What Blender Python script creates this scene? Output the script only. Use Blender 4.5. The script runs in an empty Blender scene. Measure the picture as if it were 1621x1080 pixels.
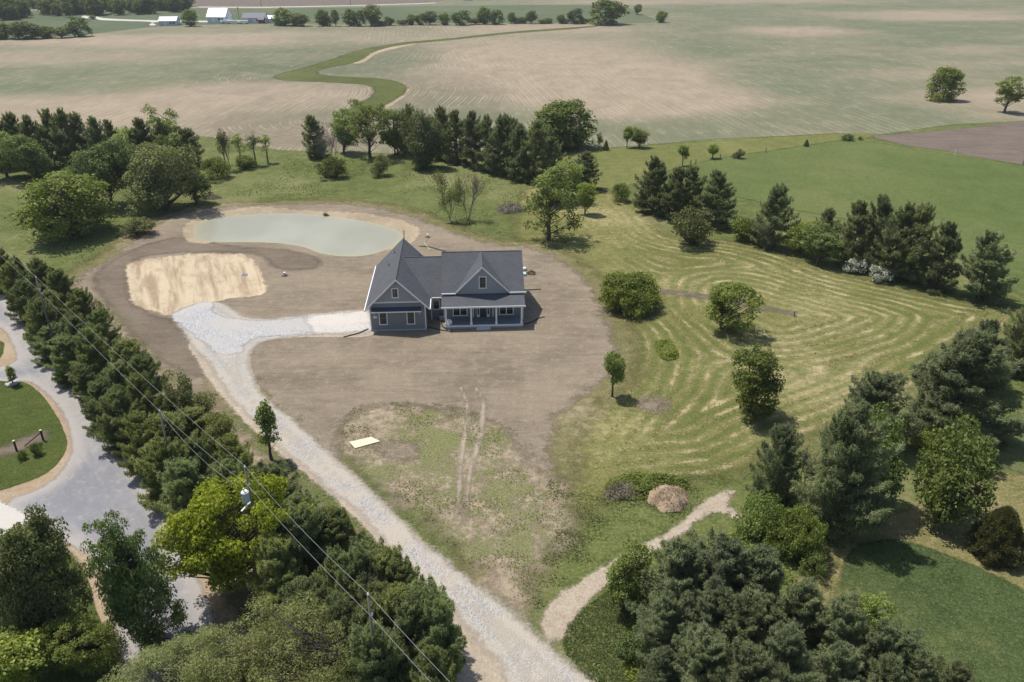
import bpy, bmesh, math, random
import numpy as np
from mathutils import Vector, Matrix
R = math.radians
scene = bpy.context.scene
COL = scene.collection
# ---------------------------------------------------------------- camera
F, TH, H = 1261.0, R(26), 50.0          # focal length in photo pixels, pitch, drone height
cam_d = bpy.data.cameras.new('camera')
cam_d.sensor_width = 36; cam_d.lens = 36 * F / 1621; cam_d.clip_start = 0.5; cam_d.clip_end = 20000
cam = bpy.data.objects.new('camera', cam_d); COL.objects.link(cam)
cam.location = (0, 0, H); cam.rotation_euler = (R(90) - TH, 0, 0)
scene.camera = cam
# ---------------------------------------------------------------- world and sun
SUN = Vector((-0.37, 0.25, 1.0)).normalized()       # towards the sun: behind and to the left
el = math.asin(SUN.z); az = math.atan2(SUN.x, SUN.y)
world = bpy.data.worlds.new('World'); scene.world = world; world.use_nodes = True
wn = world.node_tree; bg = wn.nodes['Background']
sky = wn.nodes.new('ShaderNodeTexSky'); sky.sky_type = 'NISHITA'; sky.sun_disc = False
sky.sun_elevation = el; sky.sun_rotation = az; sky.air_density = 1.2; sky.dust_density = 1.5
wn.links.new(sky.outputs[0], bg.inputs[0]); bg.inputs[1].default_value = 0.115
sd_ = bpy.data.lights.new('sun', 'SUN'); sd_.energy = 4.7; sd_.angle = R(0.53); sd_.color = (1, 0.945, 0.87)
sun = bpy.data.objects.new('sun', sd_); COL.objects.link(sun)
sun.rotation_euler = SUN.to_track_quat('Z', 'Y').to_euler(); sun.location = (-40, 60, 120)
vs = scene.view_settings
vs.view_transform = 'Standard'; vs.look = 'None'; vs.gamma = 1; vs.exposure = 0.12; vs.use_curve_mapping = False
scene.cycles.use_denoising = True
scene.cycles.max_bounces = 6; scene.cycles.transparent_max_bounces = 12
# ---------------------------------------------------------------- survey: photo pixel -> ground point
CT, ST = math.cos(TH), math.sin(TH)
def g(px, py, z=0.0):
    dx = (px - 810.5) / F; dy = -(py - 540) / F
    ry = CT + dy * ST; rz = -ST + dy * CT
    t = (z - H) / rz
    return (dx * t, ry * t)
def proj(X, Y, Z=0.0):
    f = Y * CT - (Z - H) * ST; u = Y * ST + (Z - H) * CT
    return 810.5 + F * X / f, 540 - F * u / f
def ppm(x, y): return F / (y * CT + H * ST)
def height_at(px, py, y0):               # height of the point seen at (px,py) in the vertical plane y = y0
    dy = -(py - 540) / F
    return H + (-ST + dy * CT) * y0 / (CT + dy * ST)
# ---------------------------------------------------------------- tagging and linking
def tag(o, label=None, cat=None, group=None, kind=None):
    if label: o['label'] = label
    if cat: o['category'] = cat
    if group: o['group'] = group
    if kind: o['kind'] = kind
    return o
def link(name, me, parent=None):
    o = bpy.data.objects.new(name, me); COL.objects.link(o)
    if parent: o.parent = parent
    return o
def empty(name, loc, rz=0, **k):
    o = bpy.data.objects.new(name, None); COL.objects.link(o)
    o.location = loc; o.rotation_euler = (0, 0, rz); o.empty_display_size = 0.5
    return tag(o, **k)
def npmesh(name, V, Fc, mat, smooth=False, attrs=None):
    """V (n,3); Fc (m,k) array or list of such arrays"""
    me = bpy.data.meshes.new(name)
    Fl = Fc if isinstance(Fc, list) else [Fc]
    Fl = [np.asarray(f, np.int32) for f in Fl if len(f)]
    V = np.asarray(V, np.float32)
    me.vertices.add(len(V)); me.vertices.foreach_set('co', V.ravel())
    idx = np.concatenate([f.ravel() for f in Fl]); tot = np.concatenate([np.full(len(f), f.shape[1]) for f in Fl])
    me.loops.add(len(idx)); me.loops.foreach_set('vertex_index', idx)
    me.polygons.add(len(tot)); st = np.concatenate([[0], np.cumsum(tot)[:-1]])
    me.polygons.foreach_set('loop_start', st.astype(np.int32)); me.polygons.foreach_set('loop_total', tot.astype(np.int32))
    if smooth: me.polygons.foreach_set('use_smooth', np.ones(len(tot), bool))
    for k, a in (attrs or {}).items():
        at = me.attributes.new(k, 'FLOAT', 'POINT'); at.data.foreach_set('value', np.asarray(a, np.float32))
    me.update(calc_edges=True); me.validate()
    if mat: me.materials.append(mat)
    return me
# ---------------------------------------------------------------- material helpers
class NT:
    def __init__(s, name):
        s.m = bpy.data.materials.new(name); s.m.use_nodes = True; s.t = s.m.node_tree
        s.t.nodes.clear(); s.out = s.t.nodes.new('ShaderNodeOutputMaterial')
    def n(s, typ, ins=None, **pr):
        nd = s.t.nodes.new('ShaderNode' + typ)
        for k, v in pr.items(): setattr(nd, k, v)
        for k, v in (ins or {}).items(): s.put(nd.inputs[k], v)
        return nd
    def put(s, sock, v):
        if isinstance(v, bpy.types.NodeSocket): s.t.links.new(v, sock)
        elif isinstance(v, tuple) and sock.type == 'RGBA' and len(v) == 3: sock.default_value = (*v, 1)
        else: sock.default_value = v
    def co(s): return s.n('TexCoord').outputs['Object']
    def scl(s, v, x, y, z=1, rot=0):
        if rot: v = s.n('Mapping', {0: v, 2: (0, 0, rot)}).outputs[0]
        return s.n('Mapping', {0: v, 3: (x, y, z)}).outputs[0]
    def noise(s, scale, detail=4, rough=.6, vec=None, dist=0, lac=2.0):
        return s.n('TexNoise', {'Vector': vec or s.co(), 'Scale': scale, 'Detail': detail, 'Roughness': rough, 'Distortion': dist, 'Lacunarity': lac}).outputs[0]
    def vor(s, scale, vec=None, feature='F1'): return s.n('TexVoronoi', {'Vector': vec or s.co(), 'Scale': scale}, feature=feature)
    def math(s, op, a, b=0.0, c=0.0, clamp=False):
        nd = s.n('Math', operation=op, use_clamp=clamp); s.put(nd.inputs[0], a); s.put(nd.inputs[1], b); s.put(nd.inputs[2], c); return nd.outputs[0]
    def mr(s, v, a, b, c=0.0, d=1.0): return s.n('MapRange', {0: v, 1: a, 2: b, 3: c, 4: d}, interpolation_type='SMOOTHSTEP').outputs[0]
    def mix(s, f, a, b, mode='MIX'):
        nd = s.n('MixRGB', blend_type=mode); s.put(nd.inputs[0], f); s.put(nd.inputs[1], a); s.put(nd.inputs[2], b); return nd.outputs[0]
    def attr(s, name): return s.n('Attribute', attribute_name=name).outputs['Fac']
    def bump(s, h, strength=.5, dist=.1): return s.n('Bump', {'Height': h, 'Strength': strength, 'Distance': dist}).outputs[0]
    def bsdf(s, col, rough=.9, bump=None, **k):
        b = s.n('BsdfPrincipled', {'Base Color': col, 'Roughness': rough}); b.inputs['Specular IOR Level'].default_value = k.pop('spec', .15)
        if bump is not None: s.put(b.inputs['Normal'], bump)
        for kk, v in k.items(): s.put(b.inputs[kk], v)
        return b.outputs[0]
    def fin(s, sh, edge=None):
        if edge is not None:
            tr = s.n('BsdfTransparent').outputs[0]; mx = s.n('MixShader')
            s.put(mx.inputs[0], edge); s.put(mx.inputs[1], tr); s.put(mx.inputs[2], sh); sh = mx.outputs[0]
        s.put(s.out.inputs[0], sh); return s.m
    def edge(s, amp=.8, scale=.6, soft=.12, fine=4.0):
        sd = s.attr('sd')
        n1 = s.math('SUBTRACT', s.noise(scale, 5, .65), .5); n2 = s.math('SUBTRACT', s.noise(fine, 5, .8), .5)
        v = s.math('ADD', sd, s.math('ADD', s.math('MULTIPLY', n1, amp * 2), s.math('MULTIPLY', n2, amp * 1.5)))
        return s.mr(v, -soft, soft)
def plain(name, col, rough=.6, spec=.3, var=.12, scale=3.0, bumps=0, **k):
    s = NT(name); n = s.noise(scale, 4, .6)
    c = s.mix(n, tuple(x * (1 - var) for x in col), tuple(min(1, x * (1 + var)) for x in col))
    b = s.bump(s.noise(scale * 8, 3), bumps, .02) if bumps else None
    return s.fin(s.bsdf(c, rough, b, spec=spec, **k))
# ---------------------------------------------------------------- ground surface materials
def grass_cols(s, dark, mid, light, dry, dry_amt=.5, big=.035, med=.35):
    a = s.noise(big, 4, .6); b = s.noise(med, 5, .65); c = s.noise(3.2, 4, .75); d = s.noise(11, 2, .7)
    col = s.mix(s.mr(b, .38, .62), dark, mid)
    col = s.mix(s.mr(a, .4, .65), col, s.mix(.55, col, light))
    col = s.mix(s.mr(s.noise(1.1, 5, .8), .5, .66, 0, .55), col, light); col = s.mix(s.mr(s.noise(.6, 4, .7, dist=.6), .42, .56, .5, 0), col, s.mix(1, col, (.66, .74, .62), 'MULTIPLY'))
    col = s.mix(s.mr(c, .45, .66), col, light)
    dr = s.math('MULTIPLY', s.mr(s.math('ADD', s.math('MULTIPLY', a, .5), s.math('MULTIPLY', s.noise(.9, 5, .75), .5)), .5, .62), dry_amt)
    col = s.mix(dr, col, dry)
    col = s.mix(s.mr(d, .3, .7, 0, .7), col, s.mix(1, col, (.40, .40, .38), 'MULTIPLY'))
    h = s.math('ADD', s.math('MULTIPLY', c, .6), s.math('MULTIPLY', d, .5))
    return col, s.bump(h, .7, .16)
def m_grass(name, dark, mid, light, dry, dry_amt=.5, edge=None, **k):
    s = NT(name); col, b = grass_cols(s, dark, mid, light, dry, dry_amt, **k)
    return s.fin(s.bsdf(col, .95, b, spec=.05), s.edge(*edge) if edge else None)
M = {}
M['grass'] = m_grass('meadow_grass', (.07, .098, .028), (.13, .155, .05), (.21, .225, .082), (.30, .265, .15), .6)
M['pasture'] = m_grass('pasture_grass', (.095, .135, .042), (.12, .16, .05), (.16, .19, .066), (.21, .205, .09), .6, edge=(1.2, .3, .8), big=.02, med=.12)
M['lawn'] = m_grass('lawn_grass', (.06, .088, .022), (.078, .105, .028), (.11, .13, .038), (.19, .165, .07), .75, edge=(.15, .6, .1))
M['clover'] = m_grass('clover_plot', (.045, .075, .03), (.07, .105, .042), (.125, .16, .068), (.21, .20, .085), .8, edge=(.5, .6, .3), big=.06)
M['verge'] = m_grass('dry_mown_grass', (.14, .14, .05), (.21, .19, .078), (.29, .255, .12), (.38, .31, .18), 1.0, edge=(1.0, .4, .5))
M['strip'] = m_grass('yellow_grass', (.13, .15, .045), (.18, .19, .062), (.23, .225, .085), (.30, .27, .12), .5, edge=(.8, .3, .4))
M['fringe'] = m_grass('dry_grass_fringe', (.13, .13, .05), (.20, .18, .08), (.28, .245, .12), (.36, .30, .20), 1.0, edge=(3.0, .25, 2.0, 1.2))
M['waterway'] = m_grass('waterway_grass', (.085, .105, .034), (.11, .13, .042), (.14, .155, .055), (.19, .18, .08), .5, edge=(2.0, .1, 1.2), med=.1)
M['far_meadow'] = m_grass('far_meadow_grass', (.10, .135, .08), (.125, .155, .09), (.15, .175, .10), (.20, .20, .12), .5, edge=(1.5, .1, 1), big=.008, med=.03)
def m_sparse():
    s = NT('sparse_grass_on_soil')
    a = s.noise(.16, 4, .6); b = s.noise(1.1, 5, .75); c = s.noise(4.5, 4, .75); sd = s.attr('sd')
    soil = s.mix(s.mr(s.noise(.5, 5, .7), .35, .65), (.21, .165, .12), (.33, .265, .195))
    soil = s.mix(s.mr(s.noise(8, 3, .8), .45, .7, 0, .6), soil, (.40, .33, .23))
    gr = s.mix(s.mr(c, .35, .65), (.085, .105, .035), (.21, .215, .09))
    den = s.math('ADD', s.math('ADD', s.math('MULTIPLY', a, .55), s.math('MULTIPLY', b, .55)), s.math('MULTIPLY', s.noise(3.2, 5, .85), .35))
    f = s.math('MULTIPLY', s.mr(s.math('ADD', den, s.math('MULTIPLY', s.mr(sd, 0, 8), .05)), .675, .82), .9)
    # two wheel tracks
    col = s.mix(f, soil, gr)
    bb = s.bump(s.math('ADD', s.math('MULTIPLY', f, .7), s.math('MULTIPLY', c, .5)), .7, .12)
    return s.fin(s.bsdf(col, .95, bb, spec=.05), s.edge(3.2, .35, 1.6, 2.2))
M['sparse'] = m_sparse()
def m_mown():
    s = NT('mown_hay_meadow')
    col, _ = grass_cols(s, (.115, .13, .038), (.185, .185, .062), (.27, .25, .10), (.38, .33, .17), 1.0)
    sd = s.attr('sd')
    w = s.math('SUBTRACT', s.noise(.12, 3, .6), .5); w2 = s.math('SUBTRACT', s.noise(1.4, 4, .75), .5)
    u = s.math('ADD', s.attr('hd'), s.math('ADD', s.math('MULTIPLY', w, 1.6), s.math('MULTIPLY', w2, .95)))
    ph = s.math('MULTIPLY', u, 2 * math.pi / 1.95)
    st = s.math('SINE', ph)
    brk = s.noise(.22, 4, .7); fine = s.noise(3.5, 4, .8)
    val = s.math('ADD', st, s.math('ADD', s.math('MULTIPLY', s.math('SUBTRACT', brk, .5), 4.5), s.math('MULTIPLY', s.math('SUBTRACT', fine, .5), 3.5)))
    f = s.math('MULTIPLY', s.mr(val, .3, 1.6), .72)
    f = s.math('MULTIPLY', f, s.mr(s.attr('hay'), 0, 1))
    hay = s.mix(s.noise(6, 3), (.36, .30, .16), (.54, .46, .27))
    col2 = s.mix(s.math('MULTIPLY', s.mr(st, -.9, .1, .45, 0), s.attr('hay')), col, (.07, .095, .025))
    col2 = s.mix(f, col2, hay)
    b = s.bump(s.math('ADD', f, s.math('MULTIPLY', fine, .6)), .8, .14)
    return s.fin(s.bsdf(col2, .95, b, spec=.05), s.edge(3.0, .25, 2.2))
M['mown'] = m_mown()
def m_soil(name, cols, edge, streak=0, rocky=.3, ang=0, light_amt=.5):
    s = NT(name); v = s.co()
    a = s.noise(.09, 4, .6); b = s.noise(.7, 5, .7); c = s.noise(5, 4, .8)
    col = s.mix(s.mr(a, .35, .65), cols[0], cols[1])
    col = s.mix(s.mr(b, .45, .72, 0, light_amt), col, cols[2])
    col = s.mix(s.mr(c, .38, .62, .5, 0), col, s.mix(1, col, (.58, .56, .54), 'MULTIPLY'))
    col = s.mix(s.mr(s.noise(2.2, 6, .85), .36, .52, .45, 0), col, s.mix(1, col, (.62, .61, .60), 'MULTIPLY'))
    col = s.mix(s.mr(s.noise(14, 3, .8), .6, .75, 0, rocky), col, cols[2])
    h = s.math('ADD', s.math('MULTIPLY', b, .5), s.math('MULTIPLY', c, .5))
    if streak:
        u = s.scl(v, .10, .75, 1, ang); t = s.noise(1.0, 6, .75, vec=u, dist=1.2)
        col = s.mix(s.mr(t, .4, .65, 0, streak), col, cols[2]); h = s.math('ADD', h, s.math('MULTIPLY', t, .7))
    return s.fin(s.bsdf(col, .95, s.bump(h, 1.0, .22), spec=.08), s.edge(*edge) if edge else None)
M['dirt'] = m_soil('graded_topsoil', [(.20, .162, .118), (.275, .225, .165), (.36, .30, .225)], (2.8, .3, 1.0, 1.4), streak=.25, light_amt=.6)
M['dirt_dark'] = m_soil('tracked_topsoil', [(.155, .125, .093), (.195, .16, .12), (.26, .215, .165)], (1.4, .3, 1.0), streak=.3)
M['tilled'] = m_soil('tilled_soil', [(.135, .108, .088), (.165, .133, .108), (.21, .172, .14)], (.8, .2, .4), streak=.6, ang=R(15))
M['bank'] = m_soil('sandy_pond_bank', [(.34, .275, .19), (.42, .345, .24), (.50, .42, .30)], (1.3, .7, .3), rocky=.5)
M['path'] = m_soil('sandy_path', [(.40, .335, .255), (.48, .41, .32), (.58, .51, .41)], (.6, .6, .25, 2.5), rocky=.4)
M['shoulder'] = m_soil('orange_gravel_shoulder', [(.36, .27, .175), (.44, .34, .23), (.45, .385, .30)], (.5, .8, .3, 3), rocky=.5)
M['rut'] = m_soil('wheel_rut', [(.33, .275, .205), (.39, .33, .25), (.46, .39, .30)], (.3, .9, .25, 2.0), rocky=.3)
def m_subsoil():
    s = NT('scraped_clay'); v = s.co()
    w = s.noise(.35, 3, .6, dist=.5)
    u = s.noise(1.0, 5, .62, vec=s.scl(v, .55, .06, 1, R(-24)), dist=.35)
    col = s.mix(s.mr(u, .36, .58), (.30, .225, .15), (.50, .41, .285))
    col = s.mix(s.mr(w, .5, .7, 0, .7), col, (.36, .28, .19))
    col = s.mix(s.mr(s.noise(4, 4, .8), .5, .7, 0, .4), col, (.57, .48, .35))
    h = s.math('ADD', u, s.math('MULTIPLY', s.noise(3, 4, .7), .6))
    return s.fin(s.bsdf(col, .95, s.bump(h, .9, .28), spec=.08), s.edge(1.1, .5, .2))
M['subsoil'] = m_subsoil()
def m_gravel(name, base, tint, edge, stone=5.0, track=0):
    s = NT(name); vo = s.vor(stone); vo2 = s.vor(stone * 2.4)
    cc = s.n('SeparateColor', {0: vo.outputs['Color']}).outputs[0]
    col = s.mix(s.mr(cc, 0, 1), tuple(x * .7 for x in base), tuple(min(.86, x * 1.2) for x in base))
    col = s.mix(s.mr(vo.outputs['Distance'], .35, .75, 0, .4), col, tuple(x * .6 for x in base))
    col = s.mix(s.mr(s.noise(.16, 5, .65), .42, .62, 0, .85), col, tint)
    col = s.mix(s.mr(s.noise(.9, 5, .75), .5, .7, 0, .5), col, tint)
    if track:
        sd = s.attr('sd'); col = s.mix(s.mr(sd, .1, 1.1, .75, 0), col, tint); tr = s.mr(s.math('ABSOLUTE', s.math('SUBTRACT', s.math('ADD', sd, s.math('MULTIPLY', s.noise(.3, 3), .5)), 1.75)), .1, .45, .6, 0); col = s.mix(tr, col, tuple(x * .8 for x in tint))
    h = s.math('SUBTRACT', 1, vo.outputs['Distance'])
    return s.fin(s.bsdf(col, .9, s.bump(h, .7, .08), spec=.15), s.edge(*edge))
M['gravel'] = m_gravel('white_gravel', (.385, .37, .35), (.415, .37, .305), (1.0, .4, .6, 2.5), 7.5, track=1)
M['stone'] = m_gravel('clean_white_stone', (.42, .415, .415), (.41, .39, .36), (.9, .5, .3, 2.5), 6.5)
M['apron'] = m_gravel('compacted_limestone', (.53, .50, .465), (.55, .51, .455), (.9, .5, .5, 3.0), 9.0)
def m_road():
    s = NT('chip_sealed_road')
    n = s.noise(.12, 4, .6); f = s.noise(9, 3, .8)
    st = s.noise(.5, 5, .7, vec=s.scl(s.co(), 1.6, .22, 1, R(-38)))
    col = s.mix(s.mr(n, .35, .65), (.20, .20, .218), (.245, .245, .26))
    col = s.mix(s.mr(st, .45, .68, 0, .6), col, (.31, .303, .305))
    col = s.mix(s.mr(f, .4, .6, .45, 0), col, (.16, .16, .17)); col = s.mix(s.mr(s.noise(.5, 6, .8), .52, .66, 0, .5), col, (.36, .335, .30)); col = s.mix(s.mr(s.noise(.25, 5, .7), .38, .5, .35, 0), col, (.17, .17, .185))
    sd = s.attr('sd'); col = s.mix(s.mr(sd, .1, 2.6, .6, 0), col, (.40, .36, .31))
    return s.fin(s.bsdf(col, .9, s.bump(f, .35, .03), spec=.15), s.edge(.45, .8, .3, 3))
M['road'] = m_road()
RWR, RWL = 7.5, -3           # planting headings, degrees
def m_field():
    s = NT('young_crop_field'); v = s.co()
    gr = s.attr('gr')
    n = s.noise(.012, 5, .6, vec=s.scl(v, 1, .55)); n2 = s.noise(.09, 5, .65, vec=s.scl(v, 1, .5)); n3 = s.noise(1.2, 3, .7)
    x = s.math('ADD', gr, s.math('ADD', s.math('MULTIPLY', s.math('SUBTRACT', n, .5), .7), s.math('MULTIPLY', s.math('SUBTRACT', n2, .5), .35)))
    soil = s.mix(s.mr(n2, .3, .7), (.27, .215, .155), (.335, .27, .20))
    soil = s.mix(s.attr('dk'), soil, (.20, .158, .118))
    crop = s.mix(s.mr(n, .35, .65), (.128, .142, .082), (.108, .132, .075))
    col = s.mix(s.mr(x, .1, .95, .06, .95), soil, crop)
    xyz = s.n('SeparateXYZ', {0: v}).outputs
    def lin(a): return s.math('ADD', s.math('MULTIPLY', xyz[0], math.cos(R(a))), s.math('MULTIPLY', xyz[1], math.sin(R(a))))
    zl = s.math('GREATER_THAN', s.attr('zl'), 0); zb = s.math('GREATER_THAN', s.math('ADD', s.attr('zb'), s.math('MULTIPLY', s.noise(.05, 2), 2)), 0)
    row = s.math('ADD', s.math('MULTIPLY', lin(RWR), s.math('SUBTRACT', 1, zl)), s.math('MULTIPLY', lin(RWL), zl))
    row = s.math('ADD', s.math('MULTIPLY', row, s.math('SUBTRACT', 1, zb)), s.math('MULTIPLY', s.attr('row'), zb))
    a = s.math('SINE', s.math('MULTIPLY', row, 2 * math.pi / 6.1)); b = s.math('SINE', s.math('MULTIPLY', row, 2 * math.pi / 1.6))
    col = s.mix(s.math('MULTIPLY', zb, .35), col, s.mix(1, col, (.74, .74, .76), 'MULTIPLY'))
    jit = s.mr(s.noise(.03, 4, .7), .4, .65, .1, 1)
    rr = s.math('MULTIPLY', s.math('ADD', s.math('MULTIPLY', s.math('POWER', s.math('ABSOLUTE', a), 6), .9), s.math('MULTIPLY', b, .75)), jit)
    col = s.mix(s.mr(rr, .1, .9, 0, .55), col, s.mix(.5, col, (.48, .40, .30)))
    col = s.mix(s.mr(rr, -.1, -.9, 0, .5), col, s.mix(1, col, (.62, .64, .60), 'MULTIPLY'))
    n4 = s.noise(.22, 7, .8, vec=s.scl(v, 1, .35))
    col = s.mix(s.mr(n4, .38, .52, .4, 0), col, s.mix(1, col, (.72, .74, .70), 'MULTIPLY')); col = s.mix(s.mr(n4, .52, .64, 0, .3), col, (.38, .33, .24))
    col = s.mix(s.mr(n3, .4, .7, 0, .25), col, (.2, .2, .14))
    return s.fin(s.bsdf(col, .95, s.bump(s.noise(.6, 4, .7), .3, .2), spec=.05), s.edge(1.0, .1, .5))
M['field'] = m_field()
def m_water():
    s = NT('silty_pond_water')
    n = s.noise(.07, 4, .5, vec=s.scl(s.co(), 1, .5)); sd = s.attr('sd')
    col = s.mix(s.mr(n, .35, .65), (.28, .275, .215), (.33, .325, .26))
    col = s.mix(s.mr(sd, 0, 2.0, .55, 0), col, (.36, .33, .19))
    b = s.bump(s.noise(1.5, 3, .5), .05, .05)
    return s.fin(s.bsdf(col, .22, b, spec=.10))
M['water'] = m_water()
# ---------------------------------------------------------------- polygons, signed distance, sheets
def smooth_poly(P, k=5, closed=True):
    P = np.asarray(P, float); n = len(P); out = []
    for i in range(n if closed else n - 1):
        ids = [(i - 1) % n, i, (i + 1) % n, (i + 2) % n] if closed else [max(i - 1, 0), i, i + 1, min(i + 2, n - 1)]
        a, b, c, d = P[ids]
        for t in np.arange(k) / k:
            out.append(.5 * ((2 * b) + (c - a) * t + (2 * a - 5 * b + 4 * c - d) * t * t + (3 * b - a - 3 * c + d) * t ** 3))
    if not closed: out.append(P[-1])
    return np.array(out)
def world_poly(px, z=0, smooth=True):
    W = np.array([g(x, y, z) for x, y in px])
    return smooth_poly(W) if smooth else W
def sdist(Q, P, closed=True):
    Q = np.asarray(Q, float); d2 = np.full(len(Q), 1e18); ins = np.zeros(len(Q), bool); n = len(P)
    for i in range(n if closed else n - 1):
        a = P[i]; b = P[(i + 1) % n]; e = b - a; w = Q - a
        t = np.clip((w @ e) / max(e @ e, 1e-9), 0, 1); dd = w - t[:, None] * e
        d2 = np.minimum(d2, (dd * dd).sum(1))
        if closed:
            c = ((a[1] <= Q[:, 1]) != (b[1] <= Q[:, 1]))
            if abs(e[1]) > 1e-12: ins ^= c & (Q[:, 0] < a[0] + (Q[:, 1] - a[1]) * e[0] / e[1])
    d = np.sqrt(d2)
    return np.where(ins, d, -d) if closed else d
POND = [(303,368),(310,354),(335,346),(375,341),(425,338),(480,338),(530,343),(580,350),(625,362),(640,374),(628,388),(600,400),(570,406),(535,406),(505,401),(480,392),(445,386),(400,384),(350,384),(312,382)]
PATCH = [(200,422),(222,412),(260,406),(320,402),(375,402),(398,408),(412,430),(421,455),(412,468),(370,472),(340,478),(300,492),(270,500),(235,490),(210,480),(203,450)]
pond_w = world_poly(POND, -.55); patch_w = world_poly(PATCH)
def hgt(X, Y):
    X = np.asarray(X, float); Y = np.asarray(Y, float); sh = X.shape
    Q = np.stack([X.ravel(), Y.ravel()], 1); h = np.zeros(len(Q))
    m = (Q[:, 0] > -95) & (Q[:, 0] < 5) & (Q[:, 1] > 100) & (Q[:, 1] < 190)
    if m.any():
        sp = sdist(Q[m], pond_w); pt = sdist(Q[m], patch_w)
        hp = np.clip(-.55 - sp * .17, -1.6, 0)
        hq = -.4 * np.clip(pt / 1.5, 0, 1)
        h[m] = np.minimum(hp, hq)
    return h.reshape(sh)
def lattice(x0, x1, y0, y1, res):
    xs = np.arange(math.floor(x0 / res), math.ceil(x1 / res) + 1) * res
    ys = np.arange(math.floor(y0 / res), math.ceil(y1 / res) + 1) * res
    return xs, ys
def sheet(name, poly, mat, z, res=1.0, pad=1.2, extra=None, world_pts=False, smooth=True, flat=False, kind='structure', zabs=None, keep=True, **tags):
    P = poly if world_pts else world_poly(poly, 0, smooth)
    x0, y0 = P.min(0) - pad - res; x1, y1 = P.max(0) + pad + res
    xs, ys = lattice(x0, x1, y0, y1, res)
    X, Y = np.meshgrid(xs, ys); Q = np.stack([X.ravel(), Y.ravel()], 1)
    sd = sdist(Q, P); nx = len(xs)
    if zabs is not None: Z = np.full(len(Q), zabs)
    else: Z = (0 if flat else hgt(Q[:, 0], Q[:, 1])) + z
    i, j = np.meshgrid(np.arange(nx - 1), np.arange(len(ys) - 1)); a = (j * nx + i).ravel()
    fc = np.stack([a, a + 1, a + nx + 1, a + nx], 1)
    fc = fc[sd[fc].max(1) > -pad]
    used = np.unique(fc); mp = -np.ones(len(Q), int); mp[used] = np.arange(len(used))
    V = np.stack([Q[:, 0], Q[:, 1], np.broadcast_to(Z, (len(Q),))], 1)[used]
    at = {'sd': sd[used]}
    if extra: at.update(extra(V, sd[used]))
    me = npmesh(name, V, mp[fc], mat, True, at)
    return tag(link(name, me), kind=kind, **tags)
# ---------------------------------------------------------------- ground
def build_ground():
    xs = np.concatenate([[-8000, -3000, -1200, -500, -200], np.arange(-115, 126, 1.0), [200, 500, 1200, 3000, 8000]])
    ys = np.concatenate([[-800, -200, 0], np.arange(30, 236, 1.0), [300, 500, 900, 1800, 4000, 12000]])
    X, Y = np.meshgrid(xs, ys); Z = hgt(X, Y); nx = len(xs)
    i, j = np.meshgrid(np.arange(nx - 1), np.arange(len(ys) - 1)); a = (j * nx + i).ravel()
    me = npmesh('ground', np.stack([X.ravel(), Y.ravel(), Z.ravel()], 1), np.stack([a, a + 1, a + nx + 1, a + nx], 1), M['grass'], True)
    tag(link('ground', me), kind='structure')
build_ground()
# far crop field: crop density and row direction surveyed over the land
BL = [ # px, py, rx, ry, green, dark
 (280,62,300,10,.05,0),(60,92,160,8,.25,.2),(80,130,170,14,.85,.2),(320,108,160,12,.85,.1),(120,178,200,20,.05,0),(420,150,140,16,-.1,0),(450,210,150,22,.25,.8),
 (520,78,90,14,.7,.1),(640,92,70,16,.8,.1),(770,110,90,40,0,0),(950,120,160,40,-.15,0),(1080,160,130,22,-.1,0),(1100,80,110,20,.75,.2),(700,150,90,26,.55,.8),(760,200,120,16,.65,.4),
 (1330,120,160,60,.8,.15),(1300,190,220,18,.85,.4),(1550,155,140,12,.1,0),(1400,118,90,8,.25,0),(1270,50,80,6,.05,0),(1440,20,140,5,.1,0),(1480,28,120,4,.2,0),(1230,86,60,5,.3,0),(1550,78,90,6,.35,0),(1450,65,90,10,.95,0),(1250,14,240,8,.9,0),(1550,45,140,8,.95,0),
 (1050,207,160,8,.75,.5),(850,48,120,8,.15,.1),(960,56,120,5,.7,.1),(600,60,150,4,.5,0),(200,52,160,4,.8,0),(430,120,60,8,.6,.1),(1560,100,100,10,.6,0),(1621,180,120,14,.3,.3),(1120,4,200,3,.2,0)]
WWP = [(960,40),(900,44),(815,50),(711,61),(633,68),(568,80),(504,101),(439,119),(447,127),(530,131),(579,135),(592,141),(587,153),(561,168),(540,190),(600,185),(607,170),(633,153),(644,141),(633,131),(594,124.5),(530,121),(504,117),(509,110),(568,97),(590,83),(633,72),(711,64),(815,53),(900,47)]
wwp_w = world_poly(WWP)
def field_extra(V, sd):
    px, py = proj(V[:, 0], V[:, 1]); num = np.full(len(V), .72 * .3); dn = np.full(len(V), .3); dk = num * 0 + .03
    for cx, cy, rx, ry, gv, dv in BL:
        w = np.exp(-(((px - cx) / rx) ** 2 + ((py - cy) / ry) ** 2) * 1.2) * 2; num += w * gv; dk += w * dv; dn += w
    gr = num / dn; dk = dk / dn
    # planting passes: straight on the right, straight at another heading on the left, contour rounds beside the grass waterway
    dist = -sdist(V[:, :2], wwp_w); inz = np.clip(np.minimum(np.minimum(px - 290, 830 - px), py - 70) / 8, -1, 1) * 20
    return {'gr': gr, 'dk': dk, 'row': dist, 'zb': np.minimum(40 - dist, inz), 'zl': 560 - (py - 120) * .2 - px}
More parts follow.
